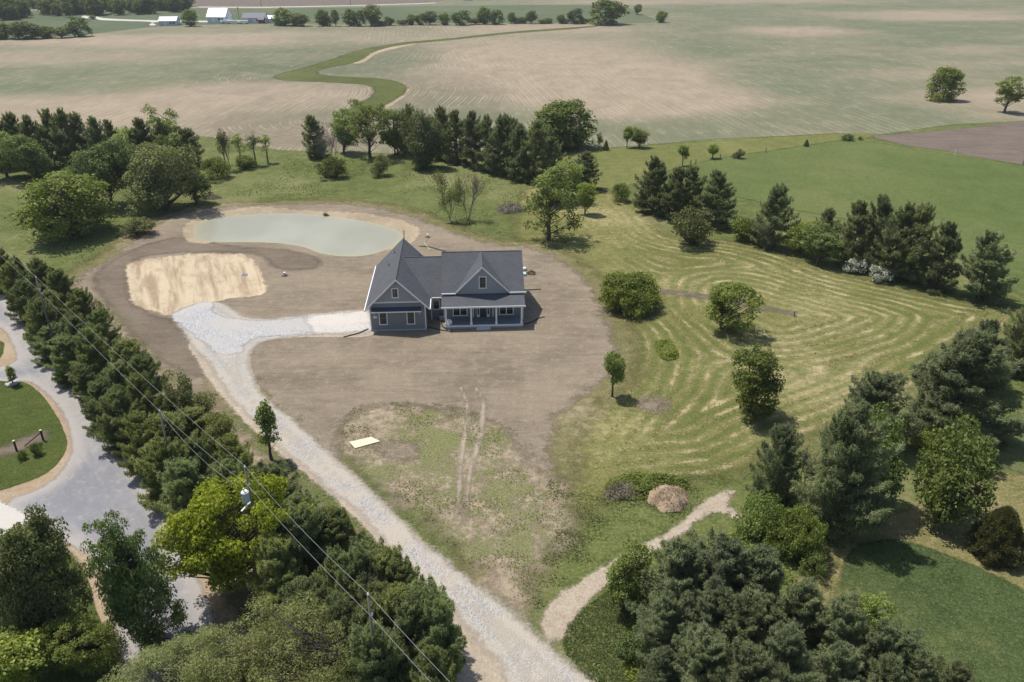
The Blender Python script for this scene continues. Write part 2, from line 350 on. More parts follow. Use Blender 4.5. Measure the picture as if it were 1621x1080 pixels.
def build_field():
    P = np.array([g(-900, 212), g(330, 216), g(440, 238), g(640, 244), g(900, 240), g(1120, 221), g(1340, 211), g(1390, 214), g(1500, 198), g(2400, 150), (5200, 3800), (-5200, 3800)])
    ys = np.concatenate([[g(0, p)[1] for p in np.arange(248, 6, -1.6)], [g(0, p)[1] for p in np.arange(6, -40, -4)], [3600]])
    xs = np.concatenate([[-5000, -2400, -1400], np.arange(-900, 901, 5.0), [1400, 2400, 5000]])
    X, Y = np.meshgrid(xs, ys); Q = np.stack([X.ravel(), Y.ravel()], 1); sd = sdist(Q, P); nx = len(xs)
    i, j = np.meshgrid(np.arange(nx - 1), np.arange(len(ys) - 1)); a = (j * nx + i).ravel()
    fc = np.stack([a, a + 1, a + nx + 1, a + nx], 1); fc = fc[sd[fc].max(1) > -3]
    V = np.stack([Q[:, 0], Q[:, 1], np.full(len(Q), .03)], 1)
    at = {'sd': sd}; at.update(field_extra(V, sd))
    tag(link('crop_field', npmesh('crop_field', V, fc, M['field'], True, at)), kind='structure')
build_field()
def ribbon(pts, widths):
    """closed world polygon of a strip along px centreline with world widths"""
    C = smooth_poly([g(*p) for p in pts], 5, False); W = np.interp(np.linspace(0, 1, len(C)), np.linspace(0, 1, len(widths)), widths) / 2
    T = np.gradient(C, axis=0); T /= np.linalg.norm(T, axis=1)[:, None]; N = np.stack([-T[:, 1], T[:, 0]], 1)
    return np.concatenate([C + N * W[:, None], (C - N * W[:, None])[::-1]])
sheet('bare_washed_edge', [(560,99),(587,83),(640,70),(660,69),(640,74),(600,84),(576,99)], M['bank'], .04, res=2, pad=1)
sheet('bare_washed_edge', [(604,170),(631,153),(642,141),(630,131),(640,132),(649,141),(637,156),(610,173)], M['bank'], .04, res=2, pad=1)
sheet('grass_waterway', WWP, M['waterway'], .05, res=2.5, pad=1)
sheet('far_meadow', [(-60,60),(0,62),(90,59),(130,56),(180,50),(250,42),(300,40),(420,38),(560,38),(700,37.5),(900,37),(1000,37),(1040,33),(1010,22),(960,9),(700,9.5),(560,12),(400,14),(300,13),(150,18),(-60,20)], M['far_meadow'], .05, res=6, pad=1, flat=True)
sheet('far_bare_field', [(290,-6),(305,9),(420,10),(560,8),(680,4),(700,-6)], M['tilled'], .06, res=12, pad=1, flat=True)
sheet('far_road', np.array([*[g(*p) for p in [(295,12),(420,12.5),(560,9.5),(690,5.5)]], *[g(*p) for p in [(690,4.6),(560,8.6),(420,11.3),(295,10.8)]]]), M['apron'], .08, res=3, pad=.5, world_pts=True)
sheet('farm_lane', [(132,25),(150,26),(165,29),(200,31),(250,32.5),(300,33),(420,33.5),(420,36.5),(345,35.8),(250,35),(247,40),(236,40),(238,35),(200,33.5),(160,32),(150,29.5),(131,29)], M['apron'], .08, res=2, pad=.5)
sheet('yellow_grass_strip', [(860,262),(900,243),(960,236),(1100,226),(1250,216),(1370,211),(1392,217),(1330,222),(1240,238),(1165,248),(1110,258),(1060,272),(1000,292),(960,300),(920,290)], M['strip'], .035, res=2, pad=1.2)
sheet('pasture', [(1010,292),(1060,270),(1110,257),(1165,246),(1240,236),(1345,220),(1450,236),(1621,262),(1800,292),(1800,600),(1640,480),(1540,420),(1470,385),(1400,360),(1300,340),(1240,330),(1160,310),(1080,300)], M['pasture'], .04, res=2, pad=1.2, smooth=False)
sheet('tilled_field', [(1376,216),(1460,210),(1540,202),(1621,192),(1800,176),(1800,292),(1621,262),(1500,240),(1430,230)], M['tilled'], .045, res=2, pad=1, smooth=False)
# mown meadow right of the house with rows of cut hay
MOW = [(872,268),(935,292),(1000,322),(1060,372),(1150,382),(1240,402),(1320,432),(1420,455),(1520,478),(1612,492),(1640,520),(1560,565),(1470,610),(1400,640),(1320,680),(1230,712),(1180,745),(1100,762),(1000,770),(940,800),(880,870),(790,920),(735,900),(760,820),(800,770),(850,745),(880,690),(905,655),(960,600),(968,540),(950,500),(925,455),(880,410),(830,395),(815,330)]
HAYC = smooth_poly([g(*p) for p in [(930,292),(1000,322),(1060,372),(1150,382),(1240,402),(1320,432),(1420,455),(1520,478),(1602,495),(1540,560),(1460,600),(1390,640),(1300,675),(1220,710),(1150,745),(1050,755),(960,770),(905,800),(900,720),(950,650),(1010,600),(1020,540),(985,500),(960,440),(915,400),(905,350)]], 5)
CORE = world_poly([(1090,492),(1130,478),(1200,470),(1280,478),(1330,490),(1300,505),(1220,512),(1130,506)])
def hay_field(Q):
    A = sdist(Q, HAYC) + 2; dc = -sdist(Q, CORE); Bf = 24 - dc + np.clip(dc - 13, 0, None) * 2.2
    return -np.log(np.exp(-.35 * A) + np.exp(-.35 * Bf)) / .35
def mow_extra(V, sd):
    d = hay_field(V[:, :2])
    px, py = proj(V[:, 0], V[:, 1])
    hay = np.clip(d / 2, 0, 1) * np.clip((px - 900) / 120, .25, 1)
    hay *= 1 - .75 * np.exp(-(((px - 1190) / 130) ** 2 + ((py - 492) / 26) ** 2) ** 2)
    hay *= .35 + .65 * np.clip((px - 980) / 120, 0, 1)
    return {'sd': sd, 'hay': hay, 'hd': d}
def mow_sheet():
    P = world_poly(MOW)
    o = sheet('mown_meadow', P, M['mown'], .012, extra=mow_extra, world_pts=True, pad=3)
    return o
mow_sheet()
sheet('sparse_grass', [(560,640),(640,636),(760,655),(830,690),(872,740),(905,800),(900,860),(850,900),(842,985),(800,960),(720,870),(640,800),(560,740),(528,705)], M['sparse'], .022, pad=6)
LOT = [(118,452),(150,425),(190,400),(225,372),(270,345),(330,330),(420,325),(520,322),(600,330),(660,345),(710,365),(770,385),(835,392),(880,408),(930,450),(955,500),(972,545),(965,590),(920,630),(885,660),(870,700),(868,745),(840,730),(815,700),(770,665),(700,648),(620,640),(560,655),(535,690),(520,720),(440,650),(400,600),(350,570),(325,590),(338,640),(320,650),(262,612),(215,570),(165,500)]
sheet('dry_grass_fringe', LOT, M['fringe'], .018, pad=8, extra=lambda V, sd: {'sd': sd + 3.2})
sheet('graded_dirt_lot', LOT, M['dirt'], .03, pad=2.5)
sheet('tracked_dirt', [(150,440),(185,408),(240,385),(300,376),(380,392),(450,396),(500,408),(500,425),(440,425),(410,404),(320,399),(240,404),(205,418),(205,460),(215,485),(260,504),(300,530),(330,572),(325,592),(290,590),(240,560),(190,510),(165,475)], M['dirt_dark'], .042, pad=1.5)
sheet('sandy_pond_bank', [(288,371),(294,352),(330,338),(400,328),(470,330),(515,333),(580,338),(640,350),(666,366),(652,384),(620,392),(560,385),(480,372),(400,372),(345,378),(322,385),(298,380)], M['bank'], .052, pad=1.2)
sheet('scraped_clay_pad', PATCH, M['subsoil'], .06, pad=1.2)
sheet('pond_water', pond_w, M['water'], 0, world_pts=True, pad=.8, zabs=-.55)
# drives, road and paths
sheet('belt_soil', [(100,470),(160,480),(220,545),(300,620),(360,660),(420,720),(500,800),(600,880),(700,980),(800,1090),(860,1180),(600,1200),(430,1060),(330,880),(270,780),(200,670),(120,590),(60,520),(30,440)], M['sparse'], .062, pad=4)
sheet('dusty_drive_margin', [(300,545),(330,520),(420,512),(585,498),(590,532),(480,535),(408,545),(400,590),(430,640),(500,700),(570,760),(640,830),(720,905),(790,965),(880,1040),(960,1110),(760,1140),(700,1020),(660,930),(600,860),(540,800),(470,740),(420,700),(370,650),(335,610),(310,570)], M['path'], .064, pad=1.2)
sheet('gravel_drive', [(275,492),(340,478),(400,505),(480,500),(584,493),(588,526),(500,530),(420,540),(396,560),(398,590),(415,625),(470,672),(540,735),(610,800),(680,868),(750,925),(820,978),(880,1035),(940,1095),(830,1110),(780,1040),(715,965),(640,890),(570,815),(500,755),(440,705),(400,665),(360,620),(335,580),(300,540)], M['gravel'], .075, pad=.8)
sheet('white_stone_apron', [(272,500),(282,490),(312,477),(335,478),(345,500),(420,508),(500,502),(550,512),(470,530),(400,536),(380,560),(345,560),(320,540),(295,522)], M['stone'], .085, pad=.8)
sheet('limestone_pad', [(480,502),(584,492),(590,524),(500,530)], M['apron'], .09, pad=.6, smooth=False)
sheet('sandy_path', [(855,985),(872,955),(905,930),(960,895),(1010,868),(1060,842),(1095,812),(1125,788),(1158,775),(1160,782),(1152,800),(1175,815),(1172,826),(1140,812),(1112,818),(1075,850),(1030,878),(985,910),(935,948),(905,985),(885,1020),(865,1012)], M['path'], .07, pad=.8)
def tracks():
    for kk, pts in enumerate(([(728,612),(738,635),(741,660),(734,700),(728,740),(726,790),(722,825)], [(752,612),(764,635),(764,662),(758,700),(745,740),(738,790),(734,830)])):
        sheet('wheel_track', ribbon(pts, [.45, .6, .6, .6, .55, .3]), M['rut'], .052 + .008 * kk, res=.5, world_pts=True, pad=.5)
    sheet('wheel_track', ribbon([(1050,462),(1100,468),(1160,478),(1200,488),(1258,496)], [1.3, 1.6, 1.3, 1.3, 1.0]), M['dirt_dark'], .03, res=.5, world_pts=True, pad=.5)
tracks()
sheet('bare_patch', [(600,705),(640,700),(660,720),(640,730),(610,722)], M['dirt'], .05, res=.5, pad=2.5)
sheet('bare_patch', [(1012,640),(1040,625),(1052,648),(1028,652)], M['dirt'], .03, res=.5, pad=2.5)
sheet('orange_road_shoulder', [(-60,425),(10,455),(45,490),(75,540),(120,600),(185,665),(245,735),(290,800),(310,840),(345,900),(390,1010),(400,1060),(200,1100),(130,900),(90,870),(0,830),(-60,820),(-60,500)], M['shoulder'], .035, pad=.8)
sheet('road', [(-70,440),(0,464),(28,495),(55,540),(100,600),(165,672),(215,735),(250,790),(280,840),(310,910),(350,1010),(350,1080),(290,1150),(215,1150),(190,1020),(160,900),(120,868),(60,838),(20,815),(12,792),(50,780),(90,755),(112,720),(112,690),(100,655),(75,625),(42,604),(0,607),(-70,612),(-70,590),(0,582),(26,568),(14,535),(0,520),(-70,490)], M['road'], .05, pad=.6)
sheet('lawn', [(-60,600),(0,604),(38,606),(62,622),(84,650),(100,680),(106,705),(95,730),(70,752),(30,768),(-10,780),(-60,790)], M['lawn'], .058, pad=.4, res=.5)
sheet('lawn', [(-60,532),(0,540),(6,552),(2,565),(-10,575),(-60,580)], M['lawn'], .058, pad=.4, res=.5)
sheet('roadside_grass', [(-60,900),(60,850),(110,880),(140,920),(150,960),(180,1040),(200,1150),(-60,1150)], M['lawn'], .062, pad=.5)
sheet('concrete_drive', [(-60,770),(0,797),(48,822),(-60,880)], plain('pale_concrete', (.47, .44, .40), .8, .1, .08, 1.5), .075, pad=0, res=.25, smooth=False)
# lower right: dry mown grass round a clover plot
sheet('dry_mown_grass', [(1290,880),(1340,845),(1420,815),(1480,790),(1540,760),(1600,750),(1700,790),(1700,1000),(1621,940),(1500,880),(1400,858),(1350,880),(1330,920),(1320,960),(1280,970),(1260,920)], M['verge'], .03, pad=2)
sheet('clover_plot', [(1340,885),(1365,862),(1410,855),(1450,862),(1500,880),(1560,905),(1640,945),(1760,1010),(1760,1250),(1340,1250),(1350,1000),(1335,940)], M['clover'], .04, pad=1)
sheet('green_meadow', [(1530,680),(1600,660),(1700,650),(1700,780),(1621,750),(1570,735),(1520,720)], M['clover'], .035, pad=1.5)
# ---------------------------------------------------------------- geometry helpers for trees
def tube(path, rad, k=6):
    P = np.asarray(path, float); n = len(P); rad = np.asarray(rad, float)
    T = np.gradient(P, axis=0); T /= np.linalg.norm(T, axis=1)[:, None] + 1e-9
    ref = np.where(np.abs(T[:, 2:3]) > .9, np.array([[1., 0, 0]]), np.array([[0, 0, 1.]]))
    A = np.cross(T, ref); A /= np.linalg.norm(A, axis=1)[:, None] + 1e-9; B = np.cross(T, A)
    th = np.arange(k) * 2 * np.pi / k
    V = P[:, None] + rad[:, None, None] * (A[:, None] * np.cos(th)[None, :, None] + B[:, None] * np.sin(th)[None, :, None])
    i, j = np.meshgrid(np.arange(n - 1), np.arange(k), indexing='ij')
    a = i * k + j; b = i * k + (j + 1) % k
    return V.reshape(-1, 3), np.stack([a, b, b + k, a + k], -1).reshape(-1, 4)
class Acc:
    def __init__(s): s.V = []; s.F = []; s.n = 0
    def add(s, V, Fc): s.V.append(V); s.F.append(np.asarray(Fc) + s.n); s.n += len(V)
    def mesh(s, name, mat, smooth=False): return npmesh(name, np.concatenate(s.V), np.concatenate(s.F), mat, smooth)
def unit(v): return v / (np.linalg.norm(v, axis=-1, keepdims=True) + 1e-9)
def leaves(C, Nrm, size, rng, aspect=.6):
    n = len(C); s = size * rng.uniform(.4, 1.5, n)[:, None]
    r = unit(rng.normal(size=(n, 3))); A = unit(np.cross(Nrm, r)); B = np.cross(Nrm, A)
    V = np.stack([C + A * s, C + B * s * aspect, C - A * s, C - B * s * aspect], 1).reshape(-1, 3)
    return V, np.arange(n * 4).reshape(-1, 4)
def blades(C, D, K, length, width, rng, spread=.9, flat=0.0):
    n = len(C); C = np.repeat(C, K, 0); D = unit(np.repeat(D, K, 0) + rng.normal(size=(n * K, 3)) * spread)
    L = length * rng.uniform(.6, 1.2, n * K)[:, None]
    S = unit(np.cross(D, rng.normal(size=(n * K, 3)) * (1 - flat) + np.array([0, 0, flat * 2.2]))) * width * .5
    tip = C + D * L
    V = np.stack([C - S, C + S, tip], 1).reshape(-1, 3)
    return V, np.arange(n * K * 3).reshape(-1, 3)
def m_leaf(name, dark, light, trans=.25, blossom=None, scale=.5):
    s = NT(name); r = s.n('NewGeometry').outputs['Random Per Island']; ob = s.n('ObjectInfo').outputs['Random']
    n = s.noise(scale, 3, .6)
    f = s.math('ADD', s.math('MULTIPLY', r, .55), s.math('MULTIPLY', s.mr(n, .35, .65), .45))
    col = s.mix(f, dark, light)
    hs = s.n('HueSaturation', {'Hue': s.mr(ob, 0, 1, .478, .504), 'Saturation': s.mr(ob, 0, 1, 1.08, .9), 'Value': s.mr(s.math('FRACT', s.math('MULTIPLY', ob, 7.3)), 0, 1, .82, 1.18), 'Color': col})
    col = hs.outputs[0]
    if blossom: col = s.mix(s.math('GREATER_THAN', r, 1 - blossom), col, (.72, .72, .66))
    d = s.bsdf(col, .6, None, spec=.25); t = s.n('BsdfTranslucent', {0: s.mix(1, col, (1.25, 1.3, .5), 'MULTIPLY')}).outputs[0]
    mx = s.n('MixShader'); s.put(mx.inputs[0], trans); s.put(mx.inputs[1], d); s.put(mx.inputs[2], t)
    return s.fin(mx.outputs[0])
L = {
 'pine': m_leaf('pine_needles', (.09, .118, .055), (.285, .32, .165), .38),
 'pine_bright': m_leaf('green_pine_needles', (.108, .142, .05), (.315, .36, .15), .38),
 'cedar': m_leaf('cedar_foliage', (.085, .095, .032), (.22, .23, .09), .12),
 'mid': m_leaf('summer_leaves', (.075, .115, .022), (.25, .31, .075), .36),
 'dark': m_leaf('dark_leaves', (.06, .095, .022), (.20, .255, .068), .34),
 'light': m_leaf('fresh_leaves', (.105, .155, .03), (.31, .38, .10), .4),
 'lime': m_leaf('lime_leaves', (.125, .175, .02), (.36, .45, .075), .4),
 'olive': m_leaf('olive_leaves', (.09, .112, .04), (.24, .265, .105), .32),
 'willow': m_leaf('feathery_leaves', (.15, .18, .065), (.36, .40, .17), .36),
 'bloom': m_leaf('blossoming_leaves', (.10, .12, .07), (.3, .32, .22), .2, blossom=.45),
 'grey': m_leaf('grey_twigs', (.10, .088, .075), (.2, .18, .155), 0),
}
def m_bark(name, a, b):
    s = NT(name); n = s.noise(4, 5, .7, vec=s.scl(s.co(), 1, 1, .25)); return s.fin(s.bsdf(s.mix(n, a, b), .95, s.bump(n, .6, .03), spec=.1))
BK = {'pine': m_bark('pine_bark', (.06, .045, .035), (.15, .115, .09)), 'brown': m_bark('tree_bark', (.05, .042, .034), (.14, .12, .10)), 'grey': m_bark('grey_bark', (.13, .12, .108), (.26, .24, .215))}
def pine(seed, h=10, Rm=3.6, tufts=4200, K=6, bl=.34, bw=.06, top=2.2, base=.03, wh=.5, mat='pine'):
    rng = np.random.default_rng(seed); wood = Acc(); C = []; D = []
    zs = np.linspace(0, h, 12); sway = np.cumsum(rng.normal(0, .07, (12, 2)), 0) * (zs / h)[:, None]
    tr = np.column_stack([sway, zs]); wood.add(*tube(tr, np.interp(zs, [0, h], [.17 * h / 10, .02]), 7))
    z = h * base + .1; limbs = []; shape = rng.uniform(.75, 1.2, 12)
    while z < h * .985:
        t = z / h; prof = min(1, .72 + 1.3 * t) * max(0, 1 - t ** top) ** .85 + .07
        for q in range(rng.integers(4, 7)):
            a = rng.uniform(0, 2 * np.pi); ln = Rm * prof * rng.uniform(.55, 1.12) * shape[int(a / (2 * np.pi) * 11.99)]
            limbs.append((z + rng.uniform(-.2, .2), a, ln, t))
        z += wh * rng.uniform(.7, 1.3) * (1 - .45 * t)
    tot = sum(l[2] for l in limbs)
    for z, a, ln, t in limbs:
        b = np.array([np.interp(z, zs, sway[:, 0]), np.interp(z, zs, sway[:, 1]), z]); el = R(-6 + 52 * t ** 1.5 + rng.uniform(-8, 8))
        s = np.linspace(0, 1, 5); dr = np.array([math.cos(a), math.sin(a)])
        P = np.column_stack([b[0] + dr[0] * ln * s * math.cos(el), b[1] + dr[1] * ln * s * math.cos(el), b[2] + ln * s * math.sin(el) - .10 * ln * np.sin(s * np.pi) + .16 * ln * s ** 2])
        wood.add(*tube(P, np.interp(s, [0, 1], [.025 + .012 * ln, .008]), 4))
        m = max(6, int(tufts * ln / tot)); ss = rng.beta(1.9, 1.15, m) * .92 + .12
        side = (rng.uniform(-1, 1, m)) * .36 * ln * (1.12 - ss) ** .6 + rng.normal(0, .12, m)
        pos = np.column_stack([np.interp(ss, s, P[:, k]) for k in range(3)])
        pos[:, 0] += -dr[1] * side; pos[:, 1] += dr[0] * side; pos[:, 2] += rng.normal(.06, .16, m) - .06 * np.abs(side)
        C.append(pos); D.append(np.column_stack([np.full(m, dr[0] * .8), np.full(m, dr[1] * .8), np.full(m, .42)]) + rng.normal(0, .25, (m, 3)))
    C = np.concatenate(C); D = unit(np.concatenate(D)); cr = Acc(); cr.add(*blades(C, D, K, bl, bw, rng, 1.0, flat=.55))
    return dict(h=h, r=Rm * .95, trunk=wood.mesh('pine_trunk', BK['pine'], True), crown=cr.mesh('pine_crown', L[mat]))
def broad(seed, h=9, Rm=4, base=.15, clumps=90, per=170, leaf=.13, rc=(.55, 1.1), mat='mid', bark='brown', squash=1.0, gaps=.0, droop=0, flat_top=1.0, stems=1, aspect=.6, lobes=5, inner=.5):
    """broadleaf: clumps of leaves filling an uneven crown, each clump held by a limb"""
    rng = np.random.default_rng(seed); wood = Acc(); cr = Acc()
    cz = h * (base + (1 - base) * .5); hz = h * (1 - base) * .5
    lob = unit(rng.normal(size=(lobes, 3))); amp = rng.uniform(.0, .42, lobes); neg = unit(rng.normal(size=(4, 3)))
    pts = []; tries = 0
    while len(pts) < clumps and tries < clumps * 60:
        tries += 1
        tt = rng.uniform(-1, 1); aa = rng.uniform(0, 2 * np.pi); hr = (1 - abs(tt) ** (2.3 if tt > 0 else 3.2)) ** .5 + .06
        d = np.array([math.cos(aa) * hr, math.sin(aa) * hr, tt]); rr = 1 - .22 * 1 + sum(a * max(0, d @ l) ** 3 for a, l in zip(amp, lob)) - sum(.36 * max(0, d @ l) ** 4 for l in neg)
        q = rng.uniform(inner, 1) ** .5 * rr; d = d * 1.0
        c = np.array([d[0] * Rm * q, d[1] * Rm * q, d[2] * hz * q])
        if c[2] > 0: c[2] *= flat_top
        if gaps and rng.random() < gaps * .5: continue
        c[2] = max(c[2] + cz, rc[0] * .5)
        if all(np.sum((c - p) ** 2) > (rc[0] * .75) ** 2 for p, _ in pts[-60:]): pts.append((c, d))
    tops = []
    for k in range(stems):
        n = 9; zz = np.linspace(0, h * .82, n); off = rng.normal(0, .25 * Rm, 2) if stems > 1 else rng.normal(0, .06 * Rm, 2)
        b0 = rng.normal(0, .18, 2) if stems > 1 else np.zeros(2)
        x = b0[0] + off[0] * (zz / zz[-1]) ** 1.2 + rng.normal(0, .05, n) * (zz > 0); y = b0[1] + off[1] * (zz / zz[-1]) ** 1.2 + rng.normal(0, .05, n) * (zz > 0)
        P = np.column_stack([x, y, zz]); tops.append(P); r0 = .028 * h / stems ** .5
        wood.add(*tube(P, np.interp(zz, [0, .3, zz[-1]], [r0 * 1.25, r0, .03]), 8))
    for c, d in pts:
        P = tops[rng.integers(len(tops))]
        zb = min(max(c[2] - np.hypot(c[0], c[1]) * rng.uniform(.55, .95) - .2, h * min(base, .25) * .7), P[-1, 2])
        b = np.array([np.interp(zb, P[:, 2], P[:, 0]), np.interp(zb, P[:, 2], P[:, 1]), zb]); s = np.linspace(0, 1, 5)[:, None]
        mid = (b + c) / 2 + rng.normal(0, .12 * Rm / 4, 3) + np.array([0, 0, -.05]) * Rm / 4
        Q = (1 - s) ** 2 * b + 2 * s * (1 - s) * mid + s * s * c
        ln = np.linalg.norm(c - b); wood.add(*tube(Q, np.linspace(.012 + .014 * ln, .008, 5), 4))
        rcl = rng.uniform(*rc); n = int(per * (rcl / rc[1]) ** 2 * rng.uniform(.7, 1.2)) + 6
        v = unit(rng.normal(size=(n, 3))); v[:, 2] = np.abs(v[:, 2]) * np.where(rng.random(n) < .72, 1, -1)
        rad = rcl * rng.uniform(.35, 1.05, n)[:, None] ** .6
        p = c + v * rad * np.array([1.12, 1.12, .72]) + rng.normal(0, .05, (n, 3))
        if droop: p[:, 2] -= droop * rng.random(n) ** 2
        N = unit(v * .7 + np.array([0, 0, .5]) + rng.normal(0, .6, (n, 3)))
        cr.add(*leaves(p, N, leaf, rng, aspect))
    return dict(h=h, r=Rm, trunk=wood.mesh('trunk', BK[bark], True), crown=cr.mesh('crown', L[mat]))
def conifer(seed, h=4, Rm=1.7, n=7000, mat='cedar', bl=.22, bw=.07, p=.75, belly=.18):
    rng = np.random.default_rng(seed); t = rng.random(n) ** 1.25; a = rng.uniform(0, 2 * np.pi, n)
    prof = np.where(t < belly, .80 + .2 * t / belly, ((1 - t) / (1 - belly)) ** p) * Rm
    lump = 1 + .13 * np.sin(a * 5 + t * 9) + .10 * np.sin(a * 9 - t * 15) + .08 * np.sin(a * 3 + t * 31)
    r = prof * lump * rng.uniform(.5, 1.0, n) ** .3
    C = np.column_stack([r * np.cos(a), r * np.sin(a), t * h * .97 + .05]); D = np.column_stack([np.cos(a) * .6, np.sin(a) * .6, np.full(n, .8)])
    cr = Acc(); cr.add(*blades(C, unit(D), 5, bl, bw, rng, .6)); w = Acc(); w.add(*tube([(0, 0, 0), (0, 0, h * .5), (0, 0, h * .96)], [.09 * h / 4, .06, .015], 6))
    return dict(h=h, r=Rm, trunk=w.mesh('trunk', BK['brown'], True), crown=cr.mesh('crown', L[mat]))
def bare(seed, h=7, Rm=2.6, leafn=0, mat='grey', bark='grey', stems=3, twig=.5):
    rng = np.random.default_rng(seed); w = Acc(); ends = []
    def grow(p, d, ln, r, lev):
        s = np.linspace(0, 1, 4)[:, None]; bend = rng.normal(0, .12, 3) * ln
        P = p + d * ln * s + bend * s * s; w.add(*tube(P, np.linspace(r, r * .55, 4), 5 if lev < 2 else 3))
        if lev >= 4: ends.append((P[-1], d)); return
        for _ in range(3 if lev else 4):
            i = rng.uniform(.35, 1); q = p + d * ln * i + bend * i * i
            nd = unit(d + rng.normal(0, .42, 3) + np.array([0, 0, .22])); grow(q, nd, ln * rng.uniform(.55, .78), r * .5, lev + 1)
        ends.append((P[-1], d))
    for _ in range(stems):
        d = unit(np.array([rng.normal(0, .28), rng.normal(0, .28), 1.0])); grow(np.array([rng.normal(0, .1), rng.normal(0, .1), 0.]), d, h * .40, .045 * h / 4, 0)
    C = np.array([e[0] for e in ends]); D = np.array([e[1] for e in ends]); m = C[:, 2].max(); rr = np.quantile(np.hypot(C[:, 0], C[:, 1]), .92)
    cr = Acc(); cr.add(*blades(C, D, 5, twig, .025, rng, .6))
    if leafn:
        k = rng.integers(0, len(C), leafn); p = C[k] + rng.normal(0, .22, (leafn, 3)); cr.F = [cr.F[0]]
        lv, lf = leaves(p, unit(rng.normal(size=(leafn, 3))), .11, rng); cr2 = Acc(); cr2.add(lv, lf); crm = cr2.mesh('crown', L[mat])
    else: crm = cr.mesh('crown', L['grey'])
    return dict(h=m, r=rr, trunk=w.mesh('trunk', BK[bark], True), crown=crm)
PR = {}
def proto(k):
    if k in PR: return PR[k]
    b, v = k[:-1], int(k[-1])
    if b == 'pine': p = pine(10 + v, 10, 3.5, 6500, 6, .36, .085, top=[2.0, 2.6, 1.7, 3.0][v % 4])
    elif b == 'bigpine': p = pine(30 + v, 10, 4.0, 15000, 6, .32, .065, top=[2.2, 2.8, 1.8, 3.2][v % 4], mat='pine')
    elif b == 'beltpine': p = pine(50 + v, 9, 3.8, 13000, 6, .32, .07, top=[2.6, 3.4, 2.0, 3.0][v % 4], mat='pine_bright')
    elif b == 'farpine': p = pine(70 + v, 10, 3.2, 1600, 5, .5, .13, top=[1.8, 2.4, 2.0][v % 3])
    elif b == 'round': p = broad(100 + v, 9, 4.2, .0, 130, 150, .17, (.7, 1.25), 'mid', stems=2)
    elif b == 'dark': p = broad(120 + v, 9, 3.6, .03, 115, 150, .16, (.6, 1.1), 'dark', stems=2)
    elif b == 'light': p = broad(140 + v, 8, 3.0, .06, 90, 130, .16, (.5, .95), 'light', stems=1)
    elif b == 'olive': p = broad(160 + v, 8, 4.0, .0, 140, 150, .15, (.6, 1.1), 'olive', stems=3)
    elif b == 'open': p = broad(180 + v, 10, 3.4, .12, 70, 110, .15, (.5, .95), 'mid', gaps=.5, inner=.15, lobes=9)
    elif b == 'lolly': p = broad(200 + v, 5, 1.6, .26, 55, 110, .11, (.32, .6), 'light')
    elif b == 'dome': p = broad(220 + v, 4, 4.6, .0, 190, 170, .12, (.5, .85), 'light' if v == 9 else 'mid', stems=5, flat_top=.95, inner=.45)
    elif b == 'shrub': p = broad(240 + v, 3, 2.2, .02, 60, 110, .11, (.4, .75), ['olive', 'mid', 'dark', 'light'][v % 4], stems=4)
    elif b == 'bloom': p = broad(260 + v, 3, 2.4, .02, 60, 130, .11, (.4, .8), 'bloom', stems=4)
    elif b == 'far': p = broad(280 + v, 10, 4.0, .02, 60, 60, .42, (1.0, 1.9), ['mid', 'dark', 'olive'][v % 3], stems=1)
    elif b == 'thin': p = broad(300 + v, 9, 2.2, .35, 34, 60, .15, (.35, .7), ['olive', 'light'][v % 2], bark='grey', gaps=.5, inner=.1)
    elif b == 'bare': p = bare(320 + v)
    elif b == 'half': p = bare(340 + v, leafn=3800, mat='olive', stems=3)
    elif b == 'gap': p = broad(360 + v, 7.5, 3.4, .05, 85, 150, .14, (.5, .95), 'mid', stems=4, gaps=.3, lobes=8)
    elif b == 'cedar': p = conifer(380 + v, 4, 2.0, 9000, p=.62)
    elif b == 'spire': p = conifer(390 + v, 6, 1.5, 4500, 'pine_bright', .26, .08, p=.8)
    elif b == 'maple': p = broad(400 + v, 11, 5.2, .12, 190, 250, .15, (.6, 1.15), 'lime', stems=2, gaps=.35, inner=.3, lobes=8)
    elif b == 'oak': p = broad(420 + v, 13, 5.2, .06, 260, 240, .15, (.7, 1.2), ['olive', 'dark', 'mid'][v % 3], stems=2, inner=.35, lobes=8)
    elif b == 'willow': p = broad(440 + v, 10, 6.0, .05, 300, 300, .13, (.6, 1.2), 'willow', stems=3, droop=.5, aspect=.28, lobes=9)
    elif b == 'col': p = broad(460 + v, 6, 1.0, .22, 60, 80, .11, (.25, .5), 'mid')
    PR[k] = p; return p
rnd = random.Random(7)
def tree(kind, bx, by, ty, wpx, label, name='tree', cat='tree', group=None, rot=None, z=0):
    x, y = g(bx, by); p = proto(kind); q = ppm(x, y); w = wpx / q / 2; al = math.atan2(H, y); E = (by - ty) / q
    # a crown is an ellipsoid seen from above: split its extent in the picture into height and depth
    if kind[:-1] in ('round', 'dark', 'olive', 'dome', 'shrub', 'bloom', 'willow', 'oak', 'maple', 'gap', 'light', 'cedar'):
        rs = .78 * w * math.sin(al); a = math.sqrt(max(E * E / 4 - rs * rs, (.30 * E) ** 2)); x, y = g(bx, by - (E / 2 - a) * q); h = 2 * a / math.cos(al)
    else:
        rs = .45 * w * math.sin(al); h = 2 * max((E * E - rs * rs) / (2 * E), .3 * E) / math.cos(al)
    return plant(kind, x, y, h, w, label, name, cat, group, rot)
